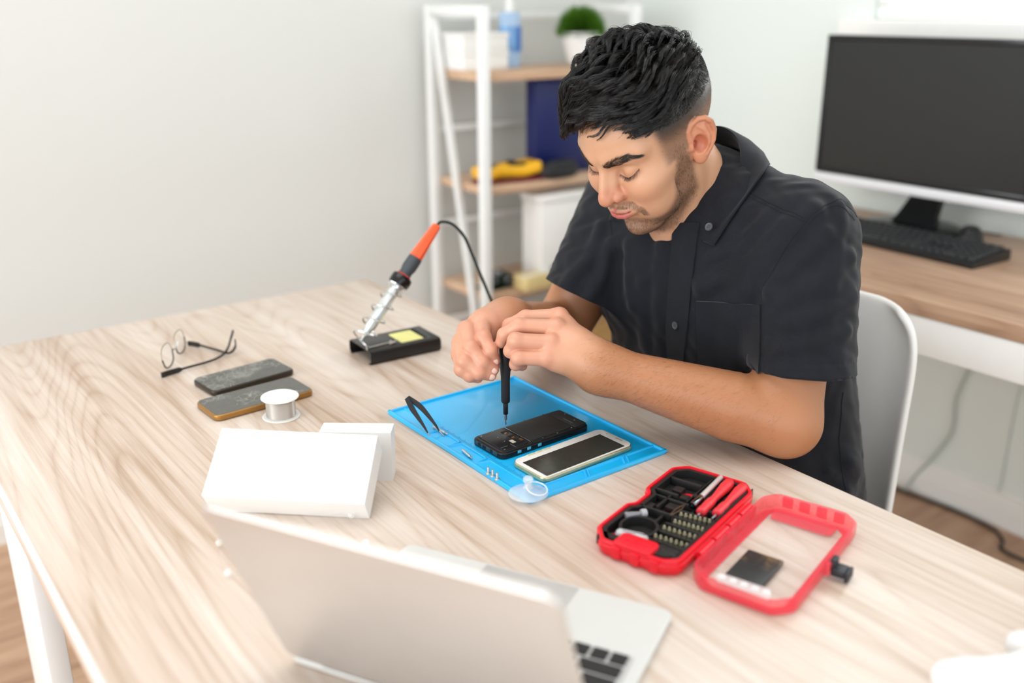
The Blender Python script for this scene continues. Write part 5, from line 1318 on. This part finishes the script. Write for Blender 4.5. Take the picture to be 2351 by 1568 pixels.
xq = g_r[:, 0]; Lg = 36 + 40 * sstep(-70, 40, xq) + RNG.normal(size=len(g_r)) * 5; hg = (15 + 19 * sstep(-90, -20, xq)) * (.84 + .28 * RNG.random(len(g_r))) * (1 - .45 * sstep(35, 65, np.abs(g_r[:, 1])))
G1 = grow(g_r, Lg, hg, 1.2 + 1.9 * sstep(-40, 60, xq))
S1_ = children(G1, 20, 2.4, .78, .3)
g_r2 = on_scalp(320, top_cond); xq = g_r2[:, 0]
G2 = grow(g_r2, 30 + 28 * sstep(-70, 40, xq), 5 + 5 * sstep(-80, 25, xq), np.full(len(g_r2), 1.3)); S2_ = children(G2, 12, 3.5, .4, .3)
g_r3 = on_scalp(46, top_cond); xq = g_r3[:, 0]      # flyaways
G3 = grow(g_r3, 44 + 36 * sstep(-70, 40, xq), (14 + 17 * sstep(-80, 10, xq)), np.full(len(g_r3), 4.)); S3_ = children(G3, 2, 1.5, .2, 1.2)
def back_cond(p):
    x, y, z = p.T; return (x < 45) & (z > 46) & ~top_cond(p) & (z > 44 + .2 * np.maximum(x, 0))
g_b = on_scalp(2600, back_cond); nb_ = hgrad(g_b); Dn = np.array((.25, 0, -.75)) + RNG.normal(size=g_b.shape) * .22; Dn -= nb_ * (Dn * nb_).sum(1, keepdims=True); Dn /= np.linalg.norm(Dn, axis=1, keepdims=True)
Lb_ = (3 + 9 * sstep(46, 76, g_b[:, 2]))[:, None, None]; tb_ = np.linspace(0, 1, 18)[None, :, None]
S4_ = g_b[:, None] + Dn[:, None] * Lb_ * tb_ * .8 + nb_[:, None] * Lb_ * (.62 * tb_ - .3 * tb_ ** 2)
hair = strand_mesh('hair', to_w(np.concatenate([S1_, S2_, S4_])), .00024, .00009, M_HAIR, man)
strand_mesh('loose_hair', to_w(S3_), .00012, .00006, M_HAIR, hair)
# short hair of the fade and the beard, grown from the skin mesh where the masks are dense
bn = np.zeros(len(pts) * 3, np.float32); body.data.vertices.foreach_get('normal', bn) if False else None
def vnorm(idx): 
    g_ = grad(field, pts[idx], .0008); return g_ / np.maximum(np.linalg.norm(g_, axis=1, keepdims=True), 1e-9)
def short(name, weight, n, L, dirv, lift, r, mat, parent, m=4, jit=.25):
    w_ = weight / weight.sum(); idx = RNG.choice(len(pts), n, p=w_); N_ = vnorm(idx); P0 = pts[idx] + RNG.normal(size=(n, 3)) * .0006
    D = dirv(pts[idx], N_) + RNG.normal(size=(n, 3)) * jit; D -= N_ * (D * N_).sum(1, keepdims=True); D /= np.maximum(np.linalg.norm(D, axis=1, keepdims=True), 1e-9)
    Ls = (L * (.6 + .8 * RNG.random(n)))[:, None]; t = np.linspace(0, 1, m)[None, :, None]
    pth = P0[:, None] - N_[:, None] * .0003 + D[:, None] * Ls[:, None] * t + N_[:, None] * Ls[:, None] * (lift * t - lift * .45 * t * t)
    return strand_mesh(name, pth, r, r * .4, mat, parent)
hz_ = hp[:, 2]
short('faded_hair', fuzz * (1 - top_mask * .8) * (beard < .15) * hm, 6500, .0022, lambda p, n_: np.tile(from_head((-.5, 0, -1)) - np.asarray(HPOS, float), (len(p), 1)) * 1000, .5, .00007, M_STUB, hair)
short('beard', np.clip(beard, 0, 1) ** 1.5, 9500, .0027, lambda p, n_: np.tile((from_head((.55, 0, -1)) - np.asarray(HPOS, float)) * 1000, (len(p), 1)), .55, .000062, M_STUB, man)
# brows and lashes
def on_face(q, lift=.3):
    q = np.asarray(q, float)
    for _ in range(6): q = q - hgrad(q) * (hsdf(q)[:, None] - lift)
    return q
paths = []
for sg in (1, -1):
    key = np.array([(98, 9, 29.5), (93, 18, 32.5), (86, 30, 36.5), (79, 40, 39), (70, 53, 37)], float)
    tk2 = RNG.random(760) ** .9; ix = tk2 * 4; i0 = np.minimum(ix.astype(int), 3); fr = (ix - i0)[:, None]
    c_ = key[i0] * (1 - fr) + key[i0 + 1] * fr; hw_ = np.interp(tk2, [0, .12, .45, .75, 1], [2.2, 4.2, 4.6, 3.4, .8])
    c_[:, 2] += (RNG.random(760) * 2 - 1) * hw_; c_[:, 0] += 2; c_[:, 1] *= sg
    c_ = on_face(c_, -.2); tg = (key[np.minimum(i0 + 1, 4)] - key[i0]); tg[:, 1] *= sg; tg /= np.linalg.norm(tg, axis=1, keepdims=True)
    up_ = np.interp(tk2, [0, .2, .6, 1], [1.2, .7, .1, -.35])[:, None] * np.array((0, 0, 1.0)); D = tg + up_ + RNG.normal(size=(760, 3)) * .14
    N_ = hgrad(c_); D -= N_ * (D * N_).sum(1, keepdims=True); D /= np.linalg.norm(D, axis=1, keepdims=True); Ls = np.interp(tk2, [0, .3, 1], [6, 8, 6])[:, None]
    t = np.linspace(0, 1, 5)[None, :, None]; paths.append(c_[:, None] + D[:, None] * Ls[:, None] * t + N_[:, None] * (1.1 * np.sin(t * PI * .8)))
strand_mesh('eyebrow', to_w(paths[0]), .00011, .00005, M_BROW, man); strand_mesh('eyebrow', to_w(paths[1]), .00011, .00005, M_BROW, man)
for sg in (1, -1):
    key = np.array(LASH, float); tt_ = np.linspace(.04, 1, 95); ix = tt_ * 4; i0 = np.minimum(ix.astype(int), 3); fr = (ix - i0)[:, None]
    c_ = key[i0] * (1 - fr) + key[i0 + 1] * fr; c_[:, 1] *= sg; c_ = on_face(c_, .1)
    D = np.stack([np.full(95, .75), sg * np.interp(tt_, [0, .5, 1], [-.15, .1, .75]), np.full(95, -.75)], 1) + RNG.normal(size=(95, 3)) * .1; D /= np.linalg.norm(D, axis=1, keepdims=True)
    Ls = np.interp(tt_, [0, .4, .85, 1], [4, 6.5, 8, 6])[:, None] * (.8 + .4 * RNG.random((95, 1))); t = np.linspace(0, 1, 6)[None, :, None]
    strand_mesh('eyelashes', to_w(c_[:, None] + D[:, None] * Ls[:, None] * t + np.array((.3, 0, .9)) * (Ls[:, None] * .35 * t ** 2)), .00012, .00004, M_BROW, man)
# forearm hair
def arm_w(el, wr, kn, sh):
    el, wr = np.asarray(el, float), np.asarray(wr, float); ax = (wr - el); L = np.linalg.norm(ax); ax /= L; t = ((pts - el) @ ax) / L; r = np.linalg.norm(pts - el - np.outer(t * L, ax), axis=1)
    return ((t > .05) & (t < 1.15) & (r < .06)) * (1 - is_head) * (.35 + .65 * sstep(.1, .8, t)) * (1 - sstep(.98, 1.15, t))
for el, wr, kn, sh, n in ((L_EL, L_WR, L_F['middle'][0], L_SH, 4600), (R_EL, R_WR, R_F['middle'][0], R_SH, 1500)):
    ax = (np.asarray(wr) - np.asarray(el)); ax = ax / np.linalg.norm(ax)
    short('arm_hair', arm_w(el, wr, kn, sh), n, .0062, lambda p, n_: np.tile(ax * .8 + np.array((0, 0, -.9)), (len(p), 1)), .18, .000042, M_ARMH, man, 5, .3)
# fingernails of the hand holding the driver low
M_NAIL = M('fingernail', '#efc7b8', .25, var=.02)
for k in ('index', 'middle', 'ring'):
    a, b_ = np.asarray(R_F[k][2], float), np.asarray(R_F[k][3], float); ax = (b_ - a) / np.linalg.norm(b_ - a); r = FR[k][3]
    pip = np.asarray(R_F[k][1], float); out = a - lerp(pip, b_, .5); out -= ax * (out @ ax)
    vw = np.array((-.56, -.76, .33)); out = out / max(1e-6, np.linalg.norm(out)) * .5 + vw * .8; out -= ax * (out @ ax); out /= np.linalg.norm(out); sd_ = np.cross(ax, out)
    mb = MB(); mb.ball((0, 0, 0), (.0058, .0044, .0022), 16); X_ = Vector(ax); Y_ = Vector(sd_); Z_ = Vector(out); c_ = b_ - ax * .0016 + out * (r * .80) - MO
    mb.xf(Matrix(((X_.x, Y_.x, Z_.x, c_[0]), (X_.y, Y_.y, Z_.y, c_[1]), (X_.z, Y_.z, Z_.z, c_[2]), (0, 0, 0, 1)))); mb.build('fingernail', M_NAIL, man, 60)

# ---- shirt meshes
def m_cloth():
    t = NT('charcoal_cotton'); v = t.coord(); n = t.noise(v, 24, 3, .6); fine = t.noise(v, 1100, 2, .6)
    wv = t.n('ShaderNodeTexWave', wave_type='BANDS'); wv.inputs['Scale'].default_value = 420; wv.inputs['Distortion'].default_value = 3; t.l(v, wv.inputs[0])
    t.set(color=t.ramp(t.math('ADD', t.math('MULTIPLY', n, .6), t.math('MULTIPLY', fine, .4)), [(.3, '#0b0d12'), (.7, '#171a22')]), rough=.82, spec=.25, sheen=.12)
    t.b.inputs['Sheen Roughness'].default_value = .45
    return t.bump(t.math('ADD', t.math('MULTIPLY', fine, .7), t.math('MULTIPLY', wv.outputs[1], .25)), .25, .0005).mat
M_CLOTH = m_cloth()
sp_, st_, sq_ = polygonize(shirt, (.76, .60, .42), (1.46, 1.30, 1.18), .0026)
sh_o = mesh_from('shirt', sp_ - MO, st_, sq_, M_CLOTH, man)
smod = sh_o.modifiers.new('smooth', 'SMOOTH'); smod.factor = .5; smod.iterations = 2
def sheet(name, rows, mat, parent, thick=.0016, off=.0012, fn=shirt):
    R_w = np.asarray(rows, float); nr, nc, _ = R_w.shape; flat = R_w.reshape(-1, 3); G = grad(fn, flat, .004); G /= np.maximum(np.linalg.norm(G, axis=1, keepdims=True), 1e-9)
    o_ = (flat + G * (off + thick)).reshape(nr, nc, 3); i_ = (flat + G * (off - .004)).reshape(nr, nc, 3)
    mb = MB(); 
    mb.loops([[Vector(p - MO) for p in o_[k]] + [Vector(p - MO) for p in i_[k][::-1]] for k in range(nr)]); return mb.build(name, mat, parent, 50)
def relift(rows): return rows
PLACK = [[(0.9648, 0.9248, 1.0205), (0.9659, 0.9141, 1.0222), (0.9663, 0.9028, 1.0241), (0.9672, 0.8921, 1.0258), (0.9698, 0.8832, 1.0270)], [(0.9573, 0.9186, 0.9871), (0.9563, 0.9062, 0.9897), (0.9556, 0.8944, 0.9921), (0.9545, 0.8822, 0.9946), (0.9549, 0.8717, 0.9966)], [(0.9493, 0.9120, 0.9538), (0.9487, 0.9004, 0.9564), (0.9482, 0.8890, 0.9590), (0.9469, 0.8770, 0.9618), (0.9477, 0.8672, 0.9638)], [(0.9469, 0.9107, 0.9181), (0.9452, 0.8984, 0.9213), (0.9449, 0.8876, 0.9240), (0.9454, 0.8775, 0.9263), (0.9439, 0.8659, 0.9293)], [(0.9511, 0.9158, 0.8788), (0.9500, 0.9043, 0.8821), (0.9474, 0.8915, 0.8860), (0.9463, 0.8803, 0.8891), (0.9466, 0.8706, 0.8916)], [(0.9558, 0.9187, 0.8598), (0.9548, 0.9080, 0.8630), (0.9515, 0.8953, 0.8671), (0.9512, 0.8855, 0.8698), (0.9506, 0.8756, 0.8727)], [(0.9633, 0.9244, 0.8391), (0.9615, 0.9136, 0.8426), (0.9599, 0.9031, 0.8459), (0.9589, 0.8934, 0.8489), (0.9559, 0.8818, 0.8528)], [(0.9691, 0.9283, 0.8189), (0.9703, 0.9211, 0.8208), (0.9692, 0.9118, 0.8238), (0.9685, 0.9029, 0.8266), (0.9679, 0.8943, 0.8293)], [(0.9757, 0.9330, 0.7980), (0.9757, 0.9253, 0.8004), (0.9764, 0.9185, 0.8023), (0.9765, 0.9111, 0.8045), (0.9751, 0.9024, 0.8075)]]
sheet('placket', PLACK, M_CLOTH, sh_o, .0016, .0016)
M_THREAD = M('black_thread', '#0c0d10', .8)
def seam(pth, name='stitching', r=.0006, off=.0006, fn=shirt):
    P_ = np.array([tuple(v) for v in spline([Vector(p) for p in pth], 8)]); 
    for _ in range(3):
        G = grad(fn, P_, .003); g2 = (G * G).sum(1); P_ -= G * ((fn(P_.astype(F32)) - off) / np.maximum(g2, .3))[:, None]
    mb = MB(); mb.tube([Vector(p - MO) for p in P_], r, 5); return mb.build(name, M_THREAD, sh_o)
POCK = [[(0.9439, 0.8558, 0.9293), (0.9466, 0.8439, 0.9310), (0.9494, 0.8322, 0.9325), (0.9515, 0.8202, 0.9343), (0.9515, 0.8066, 0.9368), (0.9535, 0.7949, 0.9386), (0.9574, 0.7849, 0.9396), (0.9629, 0.7763, 0.9399), (0.9606, 0.7616, 0.9432)], [(0.9440, 0.8546, 0.9181), (0.9474, 0.8434, 0.9194), (0.9498, 0.8314, 0.9212), (0.9524, 0.8198, 0.9228), (0.9505, 0.8046, 0.9263), (0.9529, 0.7932, 0.9279), (0.9580, 0.7842, 0.9285), (0.9608, 0.7734, 0.9299), (0.9571, 0.7577, 0.9339)], [(0.9460, 0.8552, 0.9059), (0.9478, 0.8425, 0.9080), (0.9521, 0.8322, 0.9090), (0.9526, 0.8188, 0.9116), (0.9510, 0.8039, 0.9150), (0.9536, 0.7927, 0.9167), (0.9590, 0.7839, 0.9171), (0.9572, 0.7694, 0.9205), (0.9537, 0.7539, 0.9245)], [(0.9478, 0.8555, 0.8937), (0.9492, 0.8425, 0.8961), (0.9527, 0.8315, 0.8975), (0.9537, 0.8186, 0.9000), (0.9532, 0.8045, 0.9030), (0.9578, 0.7949, 0.9039), (0.9577, 0.7817, 0.9067), (0.9537, 0.7655, 0.9111), (0.9503, 0.7501, 0.9152)], [(0.9485, 0.8548, 0.8819), (0.9512, 0.8430, 0.8838), (0.9545, 0.8318, 0.8854), (0.9556, 0.8190, 0.8879), (0.9550, 0.8049, 0.8911), (0.9600, 0.7956, 0.8918), (0.9573, 0.7802, 0.8958), (0.9510, 0.7622, 0.9014), (0.9468, 0.7463, 0.9059)], [(0.9517, 0.8562, 0.8685), (0.9552, 0.8451, 0.8701), (0.9573, 0.8329, 0.8723), (0.9593, 0.8209, 0.8745), (0.9599, 0.8078, 0.8773), (0.9635, 0.7974, 0.8787), (0.9582, 0.7799, 0.8841), (0.9469, 0.7580, 0.8919), (0.9434, 0.7428, 0.8963)], [(0.9587, 0.8608, 0.8529), (0.9608, 0.8485, 0.8552), (0.9633, 0.8368, 0.8573), (0.9648, 0.8244, 0.8598), (0.9658, 0.8117, 0.8625), (0.9680, 0.8002, 0.8646), (0.9671, 0.7863, 0.8682), (0.9441, 0.7551, 0.8816), (0.9399, 0.7394, 0.8864)], [(0.9662, 0.8658, 0.8367), (0.9672, 0.8527, 0.8396), (0.9682, 0.8396, 0.8426), (0.9713, 0.8286, 0.8445), (0.9717, 0.8155, 0.8475), (0.9743, 0.8044, 0.8496), (0.9788, 0.7950, 0.8506), (0.9404, 0.7515, 0.8717), (0.9364, 0.7361, 0.8766)], [(0.9726, 0.8698, 0.8209), (0.9743, 0.8573, 0.8236), (0.9750, 0.8441, 0.8268), (0.9784, 0.8334, 0.8286), (0.9799, 0.8212, 0.8313), (0.9797, 0.8079, 0.8347), (0.9871, 0.8009, 0.8344), (0.9958, 0.7950, 0.8336), (0.9326, 0.7326, 0.8669)], [(0.9805, 0.8751, 0.8040), (0.9813, 0.8618, 0.8073), (0.9833, 0.8498, 0.8100), (0.9865, 0.8390, 0.8119), (0.9900, 0.8285, 0.8137), (0.9857, 0.8118, 0.8193), (0.9919, 0.8039, 0.8197), (1.0038, 0.8007, 0.8172), (1.0104, 0.7931, 0.8174)]]
sheet('chest_pocket', POCK, M_CLOTH, sh_o, .0014, .0016)
seam([(1.0079, 0.7415, 1.0488), (0.9897, 0.7481, 1.0267), (0.9723, 0.7571, 0.9882), (0.9624, 0.7636, 0.9482)], r=.0004); seam([(1.0118, 0.8362, 1.0716), (1.0053, 0.7976, 1.0634), (1.0062, 0.7679, 1.0573), (1.0088, 0.7425, 1.0518)], r=.0004); seam([(1.0078, 0.8354, 1.0682), (1.0015, 0.7969, 1.0600), (1.0018, 0.7668, 1.0542), (1.0064, 0.7429, 1.0487)], r=.0003)
seam([(1.0079, 0.7415, 1.0488), (1.0171, 0.7385, 1.0586), (1.0508, 0.7390, 1.0671), (1.0795, 0.7333, 1.0600), (1.0973, 0.7287, 1.0437)], r=.0004); seam([(1.0099, 0.7386, 1.0451), (1.0195, 0.7358, 1.0548), (1.0486, 0.7356, 1.0634), (1.0642, 0.7244, 1.0594), (1.0819, 0.7219, 1.0435)], r=.0003)
seam([(0.9627, 1.0541, 1.0062), (0.9498, 1.0235, 0.9612), (0.9486, 1.0097, 0.8980)], r=.0004)
seam([(1.1152, 0.7316, 0.7948), (1.1175, 0.7307, 0.7347), (1.1223, 0.7206, 0.6688), (1.1242, 0.7107, 0.6375)])
# collar: stand, fold and leaf around the neck, mirrored about his middle plane
cb = np.array((.67, 0, .742)); ca = np.array((-.742, 0, .67)); CC = np.array((1.025, .947, 1.073))
def ring(phi, rb, ry, h): return CC + (-cb * math.cos(phi)) * rb + np.array((0, -1, 0)) * math.sin(phi) * ry + ca * h
tipL = np.asarray((0.9629, 0.8503, 1.0079)); mid1 = np.asarray((0.9923, 0.8427, 1.0521)); mid2 = np.asarray((1.0418, 0.8460, 1.0937)); bk2 = np.array((1.125, .947, 1.083))
def outp(f):   # f: 0 front tip .. 1 back middle
    pts_ = [Vector(tipL), Vector(mid1), Vector(mid2), Vector((1.122, .905, 1.082)), Vector(bk2)]; k = min(int(f * 4), 3); u = f * 4 - k
    S_ = spline(pts_, 12); return np.array(S_[min(int(round(f * 48)), 48)])
rows = []
NC = 61
for i in range(NC):
    f = 1 - abs(i / (NC - 1) * 2 - 1)          # 0 at the front ends, 1 at the back
    sgn = -1 if i > NC // 2 else 1
    phi = math.radians(30 + 150 * f)
    fold = ring(phi, .078, .0735, .004 + .010 * f); base_ = ring(phi, .074, .070, -.034); o_ = outp(f)
    nrm_o = (o_ - CC) - ca * ((o_ - CC) @ ca); nrm_o /= np.linalg.norm(nrm_o); o_ = o_ + nrm_o * .007 + ca * .003
    outd = (fold - CC) - ca * ((fold - CC) @ ca); outd /= np.linalg.norm(outd)
    c_ = [base_, lerp(base_, fold, .55), fold - outd * .0008 - ca * .003, fold + outd * .0012 + ca * .001, fold + outd * .004 - ca * .003]
    for u in (.3, .6, .85, 1.0): c_.append(lerp(c_[4], o_, u) + outd * (.009 * math.sin(PI * min(u, .97))))
    if sgn < 0: c_ = [np.array((p[0], 2 * .947 - p[1], p[2])) for p in c_]
    rows.append(c_)
mb = MB(); mb.loops([[Vector(p - MO) for p in r_] for r_ in rows], closed=False); co_ = mb.build('collar', M_CLOTH, sh_o, 60)
sm_ = co_.modifiers.new('thickness', 'SOLIDIFY'); sm_.thickness = .0018; sm_.offset = 0
rows = []
for sg_ in (1, -1):
    rows = []
    for i in range(13):
        phi = math.radians(6 + 34 * i / 12); a_ = ring(phi, .0765, .0725, -.038); b_ = ring(phi, .077, .073, -.004); o1 = (a_ - CC) / np.linalg.norm(a_ - CC) * .0016
        c_ = [a_, b_, b_ + o1, a_ + o1]; rows.append([np.array((p[0], p[1] if sg_ > 0 else 2 * .947 - p[1], p[2])) for p in c_])
    mb = MB(); mb.loops([[Vector(p - MO) for p in r_] for r_ in rows]); mb.build('collar_stand', M_CLOTH, sh_o, 40)
M_BTN = M('grey_button', '#4b4d52', .3, var=.03)
def button(p, nrm_, name='button'):
    p = np.asarray(p, float); mb = MB(); mb.lathe([(.0001, 0), (.0052, 0), (.0056, .0008), (.0054, .0018), (.0042, .0016), (.0038, .0012), (.0001, .0012)], 24)
    mb.xf(Matrix.Translation(Vector(p - MO)) @ Vector((0, 0, 1)).rotation_difference(Vector(nrm_)).to_matrix().to_4x4()); bo = mb.build(name, M_BTN, sh_o)
    h_ = MB()
    for dx, dy in ((.0012, .0012), (-.0012, .0012), (.0012, -.0012), (-.0012, -.0012)): h_.lathe([(.0001, .0013), (.0006, .0013), (.0006, .0014), (.0001, .0014)], 8, (dx, dy, 0))
    h_.xf(Matrix.Translation(Vector(p - MO)) @ Vector((0, 0, 1)).rotation_difference(Vector(nrm_)).to_matrix().to_4x4()); h_.build('thread', M_THREAD, bo)
def sn(p): g_ = grad(shirt, np.asarray([p], float), .004)[0]; return g_ / np.linalg.norm(g_)
b1 = np.asarray((0.9476, 0.8924, 0.8844)); button(b1 + sn(b1) * .0034, sn(b1))
b2 = np.asarray((0.9694, 0.8582, 1.0226)); button(b2 + sn(b2) * .0108, sn(b2))
# trousers and shoes, under the table
M_DEN = M('dark_trousers', '#1c1f28', .8, bump=.2)
def legs(P):
    d = None
    for s_ in (-1, 1):
        e = chain(P, [(1.22, .947 + s_ * .09, .53), (.82, .947 + s_ * .13, .56), (.84, .947 + s_ * .13, .10)], [.092, .068, .050]); d = e if d is None else smin(d, e, .04)
    return smin(d, ell(P, (1.20, .947, .555), (.13, .19, .115)), .05)
tp_, tt2, tq_ = polygonize(legs, (.70, .66, .03), (1.45, 1.24, .72), .006); mesh_from('trousers', tp_ - MO, tt2, tq_, M_DEN, man)
for s_ in (-1, 1):
    mb = MB(); mb.ball((.79 - MO[0], s_ * .13, .045), (.14, .048, .045), 20); mb.v = [(x, y, max(z, .004)) for x, y, z in mb.v]; mb.build('shoe', M_BLACK, man)

# ================================================================== chair
ch = thing('white_chair', 'white moulded plastic chair the man sits on', 'chair', (1.215, .947, 0))
M_CHAIR = M('white_shell_plastic', '#e9e8e4', .38, var=.01)
mb = MB(); rows = []
prof = [(-.20, .415), (-.19, .43), (-.10, .432), (.02, .428), (.09, .432), (.118, .46), (.132, .53), (.138, .62), (.144, .72), (.15, .80), (.154, .845), (.156, .862)]
for k, (x, z) in enumerate(prof):
    wv_ = [.20, .215, .225, .225, .222, .218, .215, .213, .213, .213, .198, .165][k]; up_ = [0, .004, .02, .03, .04, .05, .05, .05, .05, .05, .05, .045][k]
    row = []
    for q_ in np.linspace(-1, 1, 25):
        e_ = max(0, (abs(q_) - .55) / .45) ** 2
        back = k > 4
        row.append((x - (up_ * 1.1 * e_ if back else 0), wv_ * math.copysign(abs(q_) ** .9, q_), z + (0 if back else up_ * e_)))
    rows.append(row)
mb.loops(rows, closed=False); cs_ = mb.build('seat_shell', M_CHAIR, ch, 60)
sm_ = cs_.modifiers.new('thickness', 'SOLIDIFY'); sm_.thickness = .014; sm_.offset = -1
sb_ = cs_.modifiers.new('soft', 'SUBSURF'); sb_.levels = 2; sb_.render_levels = 2
for sx, sy in ((-1, -1), (-1, 1), (1, -1), (1, 1)):
    mb = MB(); mb.tube([(.0 + sx * .10, sy * .13, .412), (.0 + sx * .19, sy * .20, 0)], [.014, .010], 12); mb.build('leg', M_SHELFWOOD, ch)
# ---- glove
def glv(P):
    d = None
    for a, b_, r0, r1 in (((-.006, .03, .016), (.06, .012, .022), .0150, .0155), ((.0, .0, .016), (.065, -.008, .024), .0155, .016), ((.012, -.034, .016), (.07, -.03, .022), .0145, .0155)):
        e = cone(P, a, b_, r0, r1); d = e if d is None else smin(d, e, .008)
    d = smin(d, ell(P, (.10, -.01, .022), (.055, .048, .021)), .02); d = smin(d, cone(P, (.085, .05, .016), (.115, .02, .018), .014, .016), .015)
    d = smin(d, cone(P, (.14, -.01, .021), (.20, -.015, .021), .034, .036) , .02); d = np.maximum(d, -P[..., 2])
    return d + F32(.0006) * np.sin(P[..., 0] * 160) * np.sin(P[..., 1] * 130)
gp_, gt_, gq_ = polygonize(glv, (-.04, -.08, -.012), (.26, .09, .07), .003)
mesh_from('knit_shell', gp_, gt_, gq_, M('white_knit', '#eef0ef', .85, bump=.3, bs=700), gv)
# ================================================================== camera, light, world
cam = bpy.data.cameras.new('camera'); co = bpy.data.objects.new('camera', cam); COL.objects.link(co)
cam.sensor_width = 36.0; cam.lens = 36.0 * 2228.84 / 2351
R_ = Matrix(((0.8026044699955296, 0.20017840401333453, 0.5619205204562912), (-0.5964993286606028, 0.26329653857046287, 0.7581975228687198), (-0.003823042066869592, 0.9437179342067665, -0.3307292623973088)))
# columns: camera right, up, back in world axes
rt = Vector((R_[0][0], R_[1][0], R_[2][0])); upv = Vector((R_[0][1], R_[1][1], R_[2][1])); fw = Vector((R_[0][2], R_[1][2], R_[2][2]))
m = Matrix((( rt.x, upv.x, -fw.x, 0), (rt.y, upv.y, -fw.y, 0), (rt.z, upv.z, -fw.z, 1.31), (0, 0, 0, 1)))
co.matrix_world = m
cam.dof.use_dof = True; cam.dof.focus_distance = 1.27; cam.dof.aperture_fstop = 2.0; cam.clip_start = .05
SC.camera = co
w = bpy.data.worlds.new('daylight'); SC.world = w; w.use_nodes = True
nt = w.node_tree; bg = nt.nodes['Background']
tc = nt.nodes.new('ShaderNodeTexCoord'); dp = nt.nodes.new('ShaderNodeVectorMath'); dp.operation = 'DOT_PRODUCT'; dp.inputs[1].default_value = (-.93, -.30, .20)
nt.links.new(tc.outputs['Generated'], dp.inputs[0])
mr = nt.nodes.new('ShaderNodeMapRange'); mr.interpolation_type = 'SMOOTHSTEP'; mr.inputs[1].default_value = -.1; mr.inputs[2].default_value = 1.0; mr.inputs[3].default_value = 1.15; mr.inputs[4].default_value = 2.15
nt.links.new(dp.outputs['Value'], mr.inputs[0]); nt.links.new(mr.outputs[0], bg.inputs[1]); bg.inputs[0].default_value = (.895, .955, 1.0, 1)
def area(name, loc, direction, sx, sy, power, col=(1, 1, 1)):
    l = bpy.data.lights.new(name, 'AREA'); l.shape = 'RECTANGLE'; l.size = sx; l.size_y = sy; l.energy = power; l.color = col
    o = bpy.data.objects.new(name, l); COL.objects.link(o); o.location = loc
    o.rotation_mode = 'QUATERNION'; o.rotation_quaternion = Vector(direction).to_track_quat('-Z', 'Z'); return o
sl = bpy.data.lights.new('low_sun', 'SUN'); sl.energy = 1.5; sl.angle = math.radians(45); sl.color = (.99, .99, 1.0); so = bpy.data.objects.new('low_sun', sl); COL.objects.link(so); so.location = (-3, -1, 3); so.rotation_mode = 'QUATERNION'; so.rotation_quaternion = Vector((.95, .12, -.22)).to_track_quat('-Z', 'Z')
area('overhead_fill', (.30, 1.15, 2.56), (0, 0, -1), 1.6, 1.6, 16, (.98, .99, 1.0))  # unseen fill light added overhead to brighten the table and mat
area('daylight_right_window', (WX + .2, (wy0 + wy1) / 2, (wz0 + wz1) / 2), (-1, 0, -.2), wy1 - wy0, wz1 - wz0, 20, (.97, .99, 1))
SC.view_settings.view_transform = 'Standard'; SC.view_settings.look = 'None'; SC.view_settings.gamma = 1; SC.view_settings.exposure = .10
SC.view_settings.use_curve_mapping = False
SC.cycles.use_denoising = True; SC.cycles.use_adaptive_sampling = True; SC.cycles.adaptive_threshold = .03
SC.cycles.max_bounces = 8; SC.cycles.diffuse_bounces = 4; SC.cycles.glossy_bounces = 3; SC.cycles.transmission_bounces = 6; SC.cycles.transparent_max_bounces = 12
SC.cycles.caustics_reflective = False; SC.cycles.caustics_refractive = False
